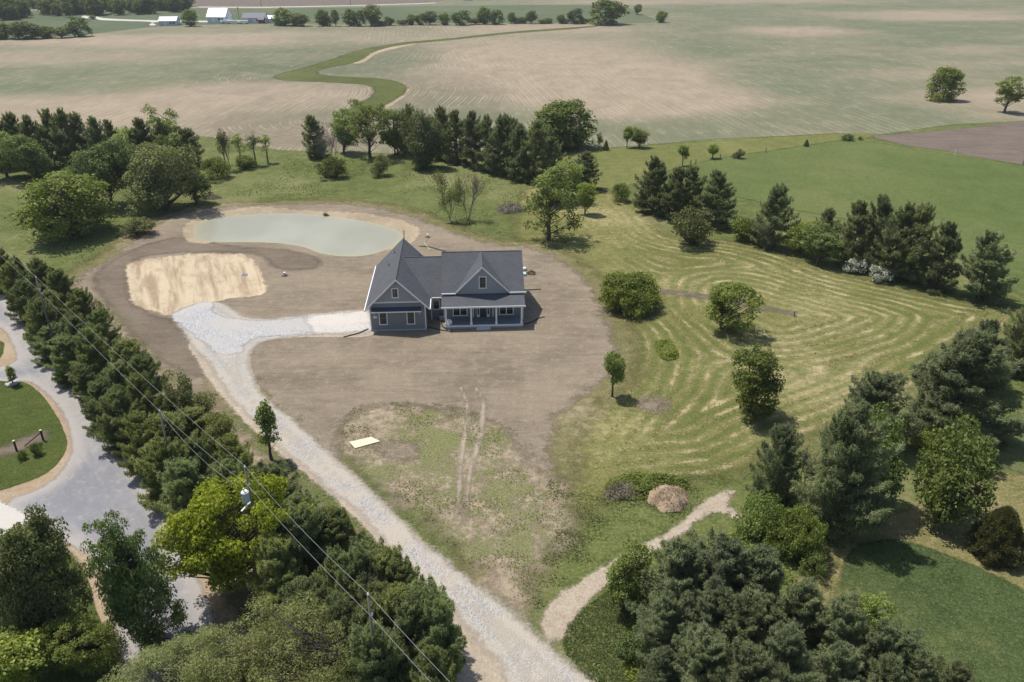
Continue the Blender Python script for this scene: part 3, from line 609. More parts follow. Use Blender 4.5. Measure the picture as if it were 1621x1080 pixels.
def plant(kind, x, y, h, w, label, name='tree', cat='tree', group=None, rot=None):
    p = proto(kind); sc = w / p['r']; sz = h / p['h']
    e = empty(name, (x, y, float(hgt([x], [y])[0]) - .05), rnd.uniform(0, 6.28) if rot is None else rot, label=label, cat=cat, group=group)
    e.scale = (sc, sc, sz)
    link('trunk', p['trunk'], e); link('crown', p['crown'], e)
    return e
ORD = 'first second third fourth fifth sixth seventh eighth ninth tenth eleventh twelfth thirteenth fourteenth fifteenth sixteenth seventeenth eighteenth nineteenth twentieth twenty-first twenty-second twenty-third twenty-fourth twenty-fifth twenty-sixth twenty-seventh twenty-eighth twenty-ninth thirtieth thirty-first thirty-second thirty-third thirty-fourth thirty-fifth thirty-sixth thirty-seventh thirty-eighth thirty-ninth fortieth'.split()
def ttop(kind, cx, ty, wpx, h, label, name='tree', cat='tree', group=None, Rf=.78):
    """a tree of known height whose crown top shows at (cx, ty)"""
    x, y = g(cx, ty + 30, h / 2)
    for _ in range(4):
        q = F / (y * CT + (H - h / 2) * ST); al = math.atan2(H - h / 2, y); w = wpx / q / 2
        e = math.hypot(h / 2 * math.cos(al), Rf * w * math.sin(al)) * q; x, y = g(cx, ty + e, h / 2)
    return plant(kind, x, y, h, w, label, name, cat, group)
def row(items, tmpl, name, cat, group):
    items = sorted(items, key=lambda i: i[1])
    for k, (kind, bx, by, ty, w) in enumerate(items):
        tree(kind, bx, by, ty, w, tmpl.format(ORD[k]), name, cat, group)
# ---------------------------------------------------------------- the trees, placed where the survey found them
# dark pines behind, far left
row([(f'pine{i%4}', x, b, t, w) for i, (x, b, t, w) in enumerate([(8,266,190,52),(34,264,186,46),(60,266,188,48),(88,264,182,48),(112,266,180,50),(136,262,186,46),(162,264,190,44),(186,258,196,36)])],
    '{} dark pine from the left in the tree row left of the pond', 'pine_tree', 'pine tree', 'dark pines in the row left of the pond')
row([('pine2',232,262,192,54),('pine0',262,258,196,56),('pine1',302,262,208,52)], '{} pine from the left beneath the tall spiky leader near the field edge', 'pine_tree', 'pine tree', 'pines at the field edge left of the pond')
tree('open1',278,262,170,52,'mid green leafy tree with a tall spiky leader above the dark pines')
tree('light1',12,282,206,64,'leafy tree cut by the left edge of the photo before the dark pines')
tree('round1',54,284,212,78,'round leafy green tree at the far left before the dark pines')
tree('round2',114,374,270,134,'large bright green bushy tree standing alone left of the pond')
tree('dark1',178,326,222,84,'dark full leafy tree beside the large bright green bushy tree')
tree('light2',200,268,208,58,'pale green tree between dark pines and the tree with spiky leader')
tree('olive1',268,332,226,102,'broad olive green tree right of the dark full tree above the pond')
tree('olive2',238,300,230,70,'smaller olive tree behind the broad olive tree')
tree('dark2',312,322,250,48,'narrow dark tree on the right side of the broad olive tree')
tree('shrub0',216,372,344,56,'low olive shrub between large bushy tree and the pond dirt','shrub','shrub')
tree('shrub3',125,292,262,52,'low light green shrub behind the large bright green bushy tree','shrub','shrub')
tree('shrub1',345,282,246,44,'green shrub at the left end of the thin tree group','shrub','shrub')
tree('shrub2',388,268,246,34,'dark green shrub beneath the thin trees','shrub','shrub')
row([('thin0',358,270,200,26),('thin1',382,262,204,24),('bare1',366,268,204,26),('thin0',405,262,206,28),('thin1',424,258,206,26)], '{} thin sparse tree from the left between the tree rows at the field edge', 'thin_tree', 'tree', 'thin sparse trees at the field edge')
# middle row behind the house
tree('pine1',499,250,188,38,'slim pine at the left end of the tree row behind the house','pine_tree','pine tree')
tree('bare2',524,272,196,34,'grey leafless tree at the left end of the row behind the house','bare_tree','tree')
tree('light3',508,246,218,20,'small bright green sapling beside the slim pine','sapling','sapling')
tree('shrub2',531,282,248,42,'dark shrub at the foot of the grey leafless tree','shrub','shrub')
tree('light4',545,244,176,44,'fresh green tree left of the tall open crowned tree')
tree('open2',586,250,160,60,'tall open crowned grey green tree behind the pond')
tree('shrub0',602,279,248,32,'round little shrub alone on the grass behind the pond','shrub','shrub')
tree('dark3',628,246,174,52,'dark green leafy tree right of the tall open crowned tree')
tree('olive3',674,268,178,68,'light olive round tree before the dark pines behind the house')
tree('shrub2',668,270,238,36,'low dark shrub under the light olive round tree','shrub','shrub')
row([(f'pine{i%4}', x, b, t, w) for i, (x, b, t, w) in enumerate([(648,244,172,40),(702,252,176,44),(724,258,180,44),(748,264,184,46),(772,270,190,50),(798,276,190,54),(822,284,202,52),(846,288,200,54),(868,280,206,48),(812,256,192,44)])],
    '{} dark pine from the left in the dense row behind the house', 'pine_tree', 'pine tree', 'dark pines in the row behind the house')
tree('round3',888,236,154,98,'big round leafy tree at the right end of the row behind the house')
row([('lolly1',850,242,200,30),('lolly2',872,240,204,32),('lolly3',893,240,208,26),('lolly1',916,238,204,28)], '{} pale young tree from the left at the foot of the big round tree', 'young_tree', 'tree', 'pale young trees under the big round tree')
tree('pine3',924,300,246,52,'small dark pine right of the row behind the house','pine_tree','pine tree')
tree('light2',880,322,260,70,'light green tree just behind the tall tree with long shadow')
tree('open3',868,380,262,88,'tall open tree with a long shadow behind the right end of the house')
tree('light1',926,340,286,32,'small bright tree between the tall shadow casting tree and the pines')
tree('shrub1',983,319,287,28,'small round green bush on the grass left of the right hand pines','shrub','shrub')
tree('half1',712,349,276,42,'thin green tree beside the leafless tree behind the house','tree','tree')
tree('bare3',741,349,274,42,'leafless grey tree standing on the grass behind the house','bare_tree','tree')
tree('lolly2',992,234,198,15,'small pale tree at the field edge beside a dark round one','young_tree','tree')
tree('dark1',1011,234,203,27,'small dark round tree at the edge of the far field','tree','tree')
tree('lolly3',948,233,212,11,'tiny pale sapling at the field edge right of the big round tree','sapling','sapling')
tree('spire1',959,238,222,9,'tiny dark sapling at the field edge left of the small pale tree','sapling','sapling')
row([('lolly1',1080,263,228,19),('lolly2',1128,251,227,19)], '{} little bright sapling from the left along the pasture edge', 'sapling', 'sapling', 'saplings along the pasture edge')
tree('shrub0',1168,251,237,17,'small bush at the pasture edge right of the saplings','shrub','shrub')
tree('shrub2',1343,223,212,18,'small dark shrub at the left tip of the tilled field','shrub','shrub')
tree('spire2',1276,232,221,8,'tiny cone shaped shrub on the pasture edge','shrub','shrub')
tree('shrub1',1361,222,215,7,'tiniest shrub beside the left tip of the tilled field','shrub','shrub')
tree('round3',1493,160,103,50,'dense dark tree standing alone in the far crop field')
p_ = tree('lolly3',1590,179,128,44,'umbrella shaped tree with bare trunk at the right edge of the crop field'); 
# right hand row between mown meadow and pasture
row([(f'pine{i%4}', x, b, t, w) for i, (x, b, t, w) in enumerate([(1034,338,254,62),(1066,345,270,56),(1092,348,268,62),(1132,358,278,66)])],
    '{} pine from the left in the clump right of the house meadow', 'pine_tree', 'pine tree', 'pines in the clump beside the pasture')
tree('shrub0',1094,388,332,70,'big olive bush before the clump of four pines','shrub','shrub')
tree('shrub1',1178,380,338,48,'green bush between the pine clump and the single pine','shrub','shrub')
tree('shrub0',1202,384,346,40,'olive bush at the foot of the single pine','shrub','shrub')
tree('pine1',1221,392,300,60,'single conical pine between the two right hand pine clumps','pine_tree','pine tree')
tree('light3',1266,402,342,44,'light green bushy tree left of the long pine group')
tree('light4',1294,420,356,60,'fresh green tree merging into the long pine group')
row([(f'pine{(i+1)%4}', x, b, t, w) for i, (x, b, t, w) in enumerate([(1302,390,333,44),(1346,422,324,66),(1378,428,322,62),(1408,440,330,70),(1436,444,332,66),(1482,458,358,66),(1550,474,376,78)])],
    '{} pine from the left in the long group between meadow and pasture', 'pine_tree', 'pine tree', 'pines in the long group between meadow and pasture')
tree('bloom1',1353,432,407,40,'bush covered in white blossom before the long pine group','blossoming_bush','bush')
tree('bloom2',1388,446,420,34,'smaller bush with sparse white blossom beneath the long pine group','blossoming_bush','bush')
# trees on the mown meadow
tree('dome1',992,489,424,114,'wide low dome shaped bush on the meadow right of the house','dome_bush','bush')
tree('gap1',1142,523,438,84,'tree with twin leafy sides and twiggy middle on the meadow')
tree('lolly1',969,628,556,40,'small round topped tree with slim trunk on the meadow edge')
tree('dark3',1186,660,554,84,'dense dark leafy tree alone on the mown meadow')
# lower right pines and trees
row([('bigpine1',1612,592,478,74),('bigpine0',1545,612,514,78)], '{} pine from the left at the far right edge beyond the meadow tip', 'pine_tree', 'pine tree', 'pines by the right edge of the photo')
row([('bigpine2',1500,692,542,170),('bigpine3',1372,704,602,108)], '{} of the two broad pines at the right end of the mown meadow', 'pine_tree', 'pine tree', 'broad pines at the right end of the meadow')
tree('dark2',1374,806,646,92,'dark leafy tree wedged between the lower right pines')
tree('round1',1488,832,688,112,'light green full leafy tree right of the lower right pines')
tree('shrub3',1470,716,672,56,'small light shrub behind the light green full tree','shrub','shrub')
row([('bigpine3',1224,796,688,70),('bigpine0',1312,832,662,138)], '{} of the two pines flanking the leafless shrub at lower right', 'pine_tree', 'pine tree', 'pines flanking the leafless shrub')
tree('bare1',1268,780,698,44,'leafless grey shrub between two lower right pines','bare_tree','tree')
tree('cedar1',1573,884,803,78,'rounded dark cedar alone on the dry grass at the right','cedar_tree','cedar')
tree('dome9',1250,878,798,90,'bushy light green thicket with white blossoms below the right hand pines','bush','bush')
tree('shrub3',1206,856,782,66,'green bush at the end of the sandy path','shrub','shrub')
tree('shrub1',1192,852,818,40,'low green shrub beside the fork of the sandy path','shrub','shrub')
tree('bloom3',1262,842,812,30,'small patch of white blossom bush within the light green thicket','blossoming_bush','bush')
tree('shrub2',1288,908,868,42,'small dark shrub at the edge of the dry mown grass','shrub','shrub')
ttop('light2',990,868,74,6.5,'yellow green tree at the left end of the bottom right pines')
ttop('light4',1068,852,48,6.5,'bright leafed tree behind the bottom right pines beside the path')
for k, (x, t, w, h) in enumerate(sorted([(1070,862,130,9),(1135,858,140,9),(1200,880,130,8.5),(1118,930,120,8),(1046,950,85,6.5),(1178,950,130,8.5),(1258,928,125,8),(1240,1005,120,8),(1322,962,105,7.5),(1388,1000,95,7),(1110,1010,110,7),(1448,1042,85,6),(1330,1035,110,7),(1425,1012,85,6),(1505,1062,80,5.5),(1400,1050,90,6.5),(1180,1040,120,8),(1045,1030,80,5.5)])):
    ttop('bigpine%d' % (k % 4), x, t, w, h, ORD[k] + ' pine from the left in the big clump at the bottom right', 'pine_tree', 'pine tree', 'big pines at the bottom right', Rf=.5)
ttop('light3',1372,926,60,5,'bright little tree at the left side of the clover plot')
ttop('spire1',1314,948,34,5,'narrow dark conifer left of the bright little tree by the clover','conifer','tree')
ttop('shrub2',1000,1000,60,2.2,'dark shrub under the bottom right pines','shrub','shrub')
# belt of pines between road and drive
RD = [(24,484),(42,508),(62,540),(84,572),(106,605),(132,640),(160,676),(192,712),(226,748),(262,792),(296,838)]
MD = [(4,462),(84,520),(120,562),(150,604),(188,650),(228,696),(268,738),(312,784),(366,836),(420,880)]
DR = [(60,468),(92,490),(128,524),(164,568),(198,606),(236,645),(300,716),(372,786),(428,834)]
def belt(pts, seed, dh=0):
    r = random.Random(seed); out = []
    for x, b in pts:
        k = (b - 440) / 600; w = (45 + 50 * k) * r.uniform(.82, 1.2); h = (54 + 54 * k) * r.uniform(.8, 1.15)
        out.append(('beltpine%d' % r.randrange(4), x + 8 + r.uniform(-4, 4), b, b - h - dh, w))
    return out
row(belt(RD, 1) + belt(MD, 2, 4) + belt(DR, 3) + [('spire1',38,452,408,26),('spire2',66,460,418,26),('spire1',94,466,424,26),('spire2',112,488,448,24)],
    '{} conifer from the left in the upper half of the belt along the road', 'pine_tree', 'pine tree', 'conifers in the upper belt between road and drive')
RD2 = [(440,975),(490,1030),(545,1085),(450,905)]
MD2 = [(478,930),(535,985),(592,1040),(645,1100),(505,900)]
DR2 = [(482,868),(532,908),(582,952),(628,1000),(666,1050),(690,1105),(560,1010),(620,1075),(572,975),(604,992),(575,1010),(600,1150),(680,1170)]
row(belt(RD2, 5) + belt(MD2, 6, 4) + belt(DR2, 7),
    '{} pine from the left in the lower half of the belt beside the drive', 'pine_tree', 'pine tree', 'pines in the lower belt beside the drive')
for kd, x, b, t, w, lb in [('olive2',352,740,655,60,'loose olive bush near the sapling on the drive side of the belt'),('olive1',292,690,600,64,'olive bush in the belt beneath the dark tracked dirt'),('shrub0',318,668,626,50,'low olive shrub spilling out of the belt toward the drive'),
      ('shrub1',262,762,722,26,'small vivid green shrub at the road edge of the belt'),('shrub0',228,610,556,36,'little olive shrub on the dirt side of the belt'),('shrub1',396,772,735,40,'green shrub at the foot of the tall sapling'),('shrub0',350,706,670,44,'grey olive shrub by the drive where the branches lie')]:
    tree(kd, x, b, t, w, lb, 'shrub', 'shrub')
tree('col1',430,728,634,30,'tall slim sapling beside the gravel drive','sapling','sapling')
tree('col1',22,611,578,14,'tiny sapling beside the white boulder on the lawn','sapling','sapling')
tree('shrub2',58,722,700,16,'small dark plant against the lawn rail','shrub','shrub')
tree('shrub2',38,728,712,14,'small dark plant between the two lawn posts','shrub','shrub')
ttop('beltpine2', 589, 966, 100, 8, 'pine standing right in front of the utility pole seen from above', 'pine_tree', 'pine tree', Rf=.5)
ttop('beltpine1', 74, 480, 60, 7.5, 'small pine just in front of the upper left utility pole', 'pine_tree', 'pine tree', Rf=.5)
ttop('beltpine3', 268, 700, 84, 7.5, 'pine hiding the foot of the shorter utility pole', 'pine_tree', 'pine tree', Rf=.5)
tree('shrub0',516,338,333,9,'small brown weed clump on the far bank of the pond','weed_clump','weeds')
ttop('bare2', 592, 903, 44, 9.6, 'grey leafless branches rising beside the utility pole seen from above', 'dead_tree', 'tree', Rf=.5)
# front trees at the lower left
ttop('maple1',346,756,160,11.5,'bright lime green maple between the road and the belt','maple_tree','maple')
ttop('oak0',52,812,128,13.5,'large olive green tree filling the bottom left corner','broadleaf_tree')
ttop('oak1',206,838,98,12,'dark green tree with narrow crown beside the bottom left corner','broadleaf_tree')
ttop('oak2',120,985,100,5,'shaded green tree low between the two bottom left trees','broadleaf_tree')
ttop('willow1',292,1012,170,6.5,'left one of the two feathery pale green trees on the bottom edge','feathery_tree')
ttop('willow2',520,968,200,8,'right one of the two feathery pale green trees on the bottom edge','feathery_tree')
ttop('willow1',405,990,190,7.5,'feathery pale tree between the other two on the bottom edge','feathery_tree')
ttop('light1',15,1000,110,6,'yellow green tree low in the bottom left corner')
# hedgerow across the far field
HR = [(452,40,14,24),(466,41,22,16),(480,41,26,16),(511,41,17,14),(519,41,26,9),(532,41,20,9),(554,41,16,14),(565,41,17,14),(588,41,14,20),(600,40,34,16),(618,40,27,11),(640,39,33,16),(652,39,24,12),(664,39,22,12),(680,39,22,16),(702,39,22,14),(727,39,17,20),(752,38,30,14),(766,38,13,14),(784,38,16,16),(810,37,23,9),(820,37,29,10),(828,37,28,9),(841,37,21,12),(858,37,31,12),(868,37,30,9),(886,37,26,9),(895,37,30,11),(908,37,14,16),(920,36,31,12),(932,36,30,10)]
row([('far%d' % (i % 3), x, b + .6, t - 1, w * 1.3) for i, (x, b, t, w) in enumerate(HR)], '{} tree from the left in the hedgerow across the far fields', 'hedgerow_tree', 'tree', 'trees of the far hedgerow')
tree('far1',968,39,-2,48,'huge dark tree at the right end of the far hedgerow')
tree('far0',1047,36,18,17,'small tree alone right of the huge dark hedgerow tree')
tree('far2',1008,23,9,12,'tiny tree behind and right of the huge dark hedgerow tree')
tree('far0',302,42,16,20,'single round tree beside the far blue grey shed')
LB = [(4,62,36,30),(30,62,38,30),(52,62,34,34),(75,61,42,26),(98,60,44,26),(124,58,28,28),(118,34,26,10),(147,31,25,9)]
row([('far%d' % ((i * 2) % 3), x, b, t, w) for i, (x, b, t, w) in enumerate(LB)], '{} bushy tree from the left in the far strip below the wood', 'bushy_tree', 'tree', 'bushy trees in the strip below the far wood')
def wood():
    rng = np.random.default_rng(5); src = [proto('far0'), proto('far1'), proto('far2')]; VV = []; FF = []; n = 0; Vt = []; Ft = []; nt = 0
    def arr(me):
        v = np.zeros(len(me.vertices) * 3, np.float32); me.vertices.foreach_get('co', v); f = np.zeros(len(me.loops), np.int32); me.loops.foreach_get('vertex_index', f); return v.reshape(-1, 3), f.reshape(-1, 4)
    A = [(arr(s['crown']), arr(s['trunk'])) for s in src]
    for k in range(240):
        px = rng.uniform(-60, 296); lo = 30 - .03 * px + (3 if px < 120 else 0); py = rng.uniform(-3, lo)
        if px > 270: py = rng.uniform(8, 21)
        x, y = g(px, max(py, -2)); (cv, cf), (tv, tf) = A[rng.integers(3)]; s = rng.uniform(1.1, 1.8); a = rng.uniform(0, 6.28)
        Rm = np.array([[math.cos(a), -math.sin(a), 0], [math.sin(a), math.cos(a), 0], [0, 0, 1]]) * s
        VV.append(cv @ Rm.T + [x, y, 0]); FF.append(cf + n); n += len(cv); Vt.append(tv @ Rm.T + [x, y, 0]); Ft.append(tf + nt); nt += len(tv)
    me = npmesh('far_wood', np.concatenate(VV + Vt), np.concatenate([np.concatenate(FF), np.concatenate(Ft) + n]), L['dark']); me.materials.append(BK['brown'])
    nf = sum(len(f) for f in FF); me.polygons.foreach_set('material_index', (np.arange(len(me.polygons)) >= nf).astype(np.int32))
    tag(link('far_wood', me), 'distant dark wood across the top left corner', 'wood', kind='stuff')
wood()
# ---------------------------------------------------------------- solid helpers
class B:
    """collects solids in local coordinates into one mesh"""
    def __init__(s): s.V = []; s.F = []
    def faces(s, vs, fs):
        n = len(s.V); s.V += [tuple(map(float, v)) for v in vs]; s.F += [tuple(i + n for i in f) for f in fs]; return s
    def box(s, x0, x1, y0, y1, z0, z1):
        return s.faces([(x0,y0,z0),(x1,y0,z0),(x1,y1,z0),(x0,y1,z0),(x0,y0,z1),(x1,y0,z1),(x1,y1,z1),(x0,y1,z1)],
                       [(0,3,2,1),(4,5,6,7),(0,1,5,4),(1,2,6,5),(2,3,7,6),(3,0,4,7)])
    def prism(s, bot, top):
        n = len(bot); return s.faces(list(bot) + list(top), [tuple(range(n))[::-1], tuple(range(n, 2 * n))] + [(i, (i + 1) % n, n + (i + 1) % n, n + i) for i in range(n)])
    def slope(s, poly, zf, th): return s.prism([(x, y, zf(x, y) - th) for x, y in poly], [(x, y, zf(x, y)) for x, y in poly])
    def vpoly(s, pts, y0, y1):      # polygon in x,z extruded along y
        return s.prism([(x, y0, z) for x, z in pts], [(x, y1, z) for x, z in pts])
    def bar(s, p, q, w, h=None):
        p = Vector(p); q = Vector(q); d = (q - p).normalized(); up = Vector((0, 0, 1)) if abs(d.z) < .95 else Vector((1, 0, 0))
        a = d.cross(up).normalized(); b = a.cross(d).normalized(); h = h or w; c = [(-1,-1),(1,-1),(1,1),(-1,1)]
        return s.prism([p + a * w / 2 * i + b * h / 2 * j for i, j in c], [q + a * w / 2 * i + b * h / 2 * j for i, j in c])
    def tube(s, path, rad, k=8):
        V, Fq = tube(path, rad if hasattr(rad, '__len__') else [rad] * len(path), k)
        n = len(path); s.faces(V, list(map(tuple, Fq)) + [tuple(range(k))[::-1], tuple((n - 1) * k + i for i in range(k))]); return s
    def make(s, name, mat, parent=None, bevel=0, smooth=False, loc=None):
        me = bpy.data.meshes.new(name); me.from_pydata(s.V, [], s.F)
        bm = bmesh.new(); bm.from_mesh(me); bmesh.ops.recalc_face_normals(bm, faces=bm.faces)
        if bevel: bmesh.ops.bevel(bm, geom=list(bm.edges), offset=bevel, segments=1, affect='EDGES')
        bm.to_mesh(me); bm.free(); me.materials.append(mat)
        if smooth: me.shade_smooth()
        o = link(name, me, parent)
        if loc: o.location = loc
        return o
# ---------------------------------------------------------------- house materials
def m_shingle():
    s = NT('charcoal_shingles'); v = s.co()
    br = s.n('TexBrick', {'Vector': s.n('Mapping', {0: s.n('CombineXYZ', {0: s.n('SeparateXYZ', {0: v}).outputs[0], 1: s.math('ADD', s.n('SeparateXYZ', {0: v}).outputs[1], s.math('MULTIPLY', s.n('SeparateXYZ', {0: v}).outputs[2], 1.3))}).outputs[0]}).outputs[0],
        'Color1': (.075, .08, .09, 1), 'Color2': (.105, .11, .122, 1), 'Mortar': (.055, .058, .066, 1), 'Scale': 1.0, 'Mortar Size': .012, 'Brick Width': .33, 'Row Height': .16})
    col = s.mix(s.mr(s.noise(.5, 4), .35, .65, 0, .35), br.outputs[0], (.12, .122, .13)); col = s.mix(s.mr(s.noise(9, 3, .8), .4, .65, 0, .35), col, (.06, .064, .075))
    return s.fin(s.bsdf(col, .9, s.bump(s.noise(12, 3), .3, .02), spec=.2))
def m_siding(name, a, b, mode):
    s = NT(name); sp = s.n('SeparateXYZ', {0: s.co()}).outputs
    n = s.noise(1.5, 3)
    col = s.mix(n, a, b)
    if mode == 'lap':
        f = s.math('FRACT', s.math('DIVIDE', sp[2], .18)); bump = s.bump(f, .8, .02); col = s.mix(s.mr(f, .0, .12, .35, 0), col, tuple(x * .55 for x in a))
    else: bump = None
    return s.fin(s.bsdf(col, .6, bump, spec=.25))
MS = m_shingle(); LAP = m_siding('grey_lap_siding', (.205, .217, .235), (.225, .238, .255), 'lap'); BAT = m_siding('grey_board_siding', (.31, .32, .345), (.335, .347, .37), 'flat')
WHITE = plain('white_trim', (.78, .79, .80), .5, .3, .03); DARKD = plain('dark_blue_door', (.03, .05, .08), .4, .4); DECK = plain('painted_porch_floor', (.16, .185, .22), .6, .3, .1, 6)
STONE = plain('concrete_grey', (.42, .42, .41), .85, .15, .15, 5, .4); METAL = plain('grey_metal', (.30, .31, .33), .4, .5); DKMETAL = plain('dark_plastic_pipe', (.025, .025, .027), .5, .3)
def m_glass():
    s = NT('window_glass'); n = s.noise(.6, 3); return s.fin(s.bsdf(s.mix(n, (.02, .022, .02), (.05, .052, .045)), .06, None, spec=.6))
GLASS = m_glass()
# ---------------------------------------------------------------- the house
ox, oy = g(587.8, 522.9, .2); HA = R(3.5)
house = empty('farmhouse', (ox, oy, 0), HA, label='new grey farmhouse with charcoal roof, white trim and front porch', cat='house')
def win(x0, x1, z0, z1, y, lights=1, name='window', muntin=True):
    """window in a wall facing -y: frame, sash bars, pane(s); outer size given"""
    w = .13; f = B()
    f.box(x0, x1, y - .06, y + .03, z1 - w, z1).box(x0 - .03, x1 + .03, y - .08, y + .03, z0, z0 + w)
    f.box(x0, x0 + w, y - .058, y + .03, z0 + w, z1 - w).box(x1 - w, x1, y - .058, y + .03, z0 + w, z1 - w)
    step = (x1 - x0 - w) / lights
    for k in range(1, lights): f.box(x0 + step * k - .0, x0 + step * k + w, y - .056, y + .03, z0 + w, z1 - w)
    fr = f.make('window', WHITE, house)
    for k in range(lights):
        a = x0 + w + step * k; b = x0 + step * (k + 1)
        B().box(a, b, y - .012, y + .01, z0 + w, z1 - w).make('pane', GLASS, fr)
        s = B(); zm = (z0 + z1) / 2; s.box(a, b, y - .04, y - .013, zm - .035, zm + .035)
        if muntin:
            s.box((a + b) / 2 - .014, (a + b) / 2 + .014, y - .03, y - .014, zm + .035, z1 - w)
            s.box(a, b, y - .028, y - .0145, (zm + z1 - w) / 2 + .0, (zm + z1 - w) / 2 + .028)
        s.make('sash', plain('dark_sash', (.16, .15, .13), .5) if 'dark_sash' not in bpy.data.materials else bpy.data.materials['dark_sash'], fr)
    return fr
def build_house():
    gx = 4.05; gp = 8.30; sl = 1.0                                  # garage ridge x, peak, slope
    zg = lambda x, y: gp - abs(x - gx) * sl
    # garage block
    wl = B(); wl.vpoly([(0, 0), (8.05, 0), (8.05, zg(8.05, 0) - .22), (gx, gp - .26), (0, zg(0, 0) - .22)], 0, 17.3)
    wl.make('garage_wall', LAP, house)
    B().vpoly([(.62, 4.62), (7.45, 4.62), (gx, gp - .42)], -.03, .004).make('gable_siding', BAT, house)
    bt = B()
    for x in np.arange(.9, 7.3, .405):
        t = gp - .46 - abs(x - gx) * 1.02
        if t > 4.8: bt.box(x, x + .05, -.055, -.031, 4.72, t)
    bt.make('batten', BAT, house)
    B().box(.5, 7.55, -.075, -.005, 4.48, 4.66).make('frieze_board', WHITE, house)
    # garage roof: two slopes, rakes
    B().slope([(-.65, -.45), (gx, -.45), (gx, 17.8), (-.65, 17.8)], zg, .16).make('roof', MS, house)
    B().slope([(gx + .001, -.45), (8.70, -.45), (8.70, 17.8), (gx + .001, 17.8)], zg, .16).make('roof', MS, house)
    for sg, xe in ((-1, -.66), (1, 8.71)):
        for yy in (-.50, 17.81):
            rk = B().prism([(gx, yy, gp - .30), (xe, yy, zg(xe, 0) - .26), (xe, yy, zg(xe, 0) - .01), (gx, yy, gp - .01)], [(gx, yy + .045, gp - .30), (xe, yy + .045, zg(xe, 0) - .26), (xe, yy + .045, zg(xe, 0) - .01), (gx, yy + .045, gp - .01)]); rk.make('rake_board', WHITE, house)
    ga = B(); ga.box(-.78, -.66, -.48, 17.8, zg(-.65, 0) - .2, zg(-.65, 0) - .02); ga.box(8.71, 8.83, -.48, 3.3, zg(8.7, 0) - .2, zg(8.7, 0) - .02)
    ga.make('gutter', WHITE, house)
    B().box(gx - .09, gx + .09, -.44, 17.78, gp - .08, gp + .03).make('ridge_cap', MS, house)
    cb = B(); cb.box(-.03, .12, -.035, .14, .12, 3.95).box(7.93, 8.08, -.035, .14, .12, 3.95); cb.make('corner_board', WHITE, house)
    B().box(-.05, 8.1, -.05, 17.35, .0, .26).make('foundation', STONE, house)
    # pent roof over the garage windows
    pr = B(); pr.prism([(.30, -.75, 3.30), (7.50, -.75, 3.30), (7.50, .0, 3.68), (.30, .0, 3.68)], [(.30, -.75, 3.40), (7.50, -.75, 3.40), (7.50, .0, 3.80), (.30, .0, 3.80)])
    pr.make('pent_roof', plain('navy_metal_roof', (.045, .06, .085), .55, .3), house)
    B().box(.28, 7.52, -.80, -.752, 3.24, 3.41).make('fascia', WHITE, house)
    for x in (.62, 7.15):
        k = B(); k.bar((x, -.68, 3.26), (x, -.06, 2.72), .07).box(x - .035, x + .035, -.06, -.003, 2.55, 3.26); k.make('bracket', WHITE, house)
    win(1.25, 2.48, 1.02, 3.12, 0); win(5.26, 6.48, 1.0, 3.12, 0); win(3.34, 4.32, 5.24, 6.78, -.035)
    pl = B().box(.42, .95, -.03, -.004, 2.12, 2.42).make('number_plate', WHITE, house)
    # connector
    zc = lambda x, y: 8.02 - abs(y - 9.45) * .716
    B().prism([(8.06, 4.0, 0), (10.75, 4.0, 0), (10.75, 14.9, 0), (8.06, 14.9, 0)], [(8.06, 4.0, 3.85), (10.75, 4.0, 3.85), (10.75, 14.9, 3.85), (8.06, 14.9, 3.85)]).make('wall', LAP, house)
    B().slope([(4.3, 3.45), (10.66, 3.45), (10.66, 9.45), (4.3, 9.45)], zc, .16).make('roof', MS, house)
    B().slope([(4.3, 9.452), (10.66, 9.452), (10.66, 15.4), (4.3, 15.4)], zc, .16).make('roof', MS, house)
    B().box(4.6, 10.6, 9.36, 9.54, 7.95, 8.05).make('ridge_cap', MS, house)
    B().box(8.85, 10.62, 3.33, 3.447, 3.53, 3.73).make('gutter', WHITE, house)
    win(8.92, 10.04, 1.50, 3.12, 4.0)
    # main block
    y0 = 2.9; me_, re_ = 2.45, 8.85; zr = 8.92; ms = .652
    zm = lambda x, y: zr - abs(y - re_) * ms
    B().prism([(10.75, y0, .3), (22.35, y0, .3), (22.35, 14.9, .3), (10.75, 14.9, .3)], [(10.75, y0, 4.55), (22.35, y0, 4.55), (22.35, 14.9, 4.55), (10.75, 14.9, 4.55)]).make('wall', LAP, house)
    ge = B()
    for x in (10.76, 22.28):
        ge.prism([(x, 3.0, 4.5), (x, 14.7, 4.5), (x, re_, 8.62)], [(x + .06, 3.0, 4.5), (x + .06, 14.7, 4.5), (x + .06, re_, 8.62)])
    ge.make('gable_wall', LAP, house)
    xl, xr_, dl, dr_ = 10.42, 22.72, 12.42, 20.62
    B().slope([(xl, me_), (dl, me_), (dl + .55, 3.3), (dr_ - .55, 3.3), (dr_, me_), (xr_, me_), (xr_, re_), (xl, re_)], zm, .17).make('roof', MS, house)
    B().slope([(xl, re_ + .002), (xr_, re_ + .002), (xr_, 15.35), (xl, 15.35)], zm, .17).make('roof', MS, house)
    B().box(xl + .03, xr_ - .03, re_ - .09, re_ + .09, zr - .07, zr + .03).make('ridge_cap', MS, house)
    for x in (xl + .01, xr_ - .06):
        for ya, yb in ((me_ + .02, re_ - .01), (15.33, re_ + .01)):
            B().prism([(x, ya, zm(0, ya) - .36), (x, yb, zr - .38), (x, yb, zr - .19), (x, ya, zm(0, ya) - .18)], [(x + .05, ya, zm(0, ya) - .36), (x + .05, yb, zr - .38), (x + .05, yb, zr - .19), (x + .05, ya, zm(0, ya) - .18)]).make('rake_board', WHITE, house)
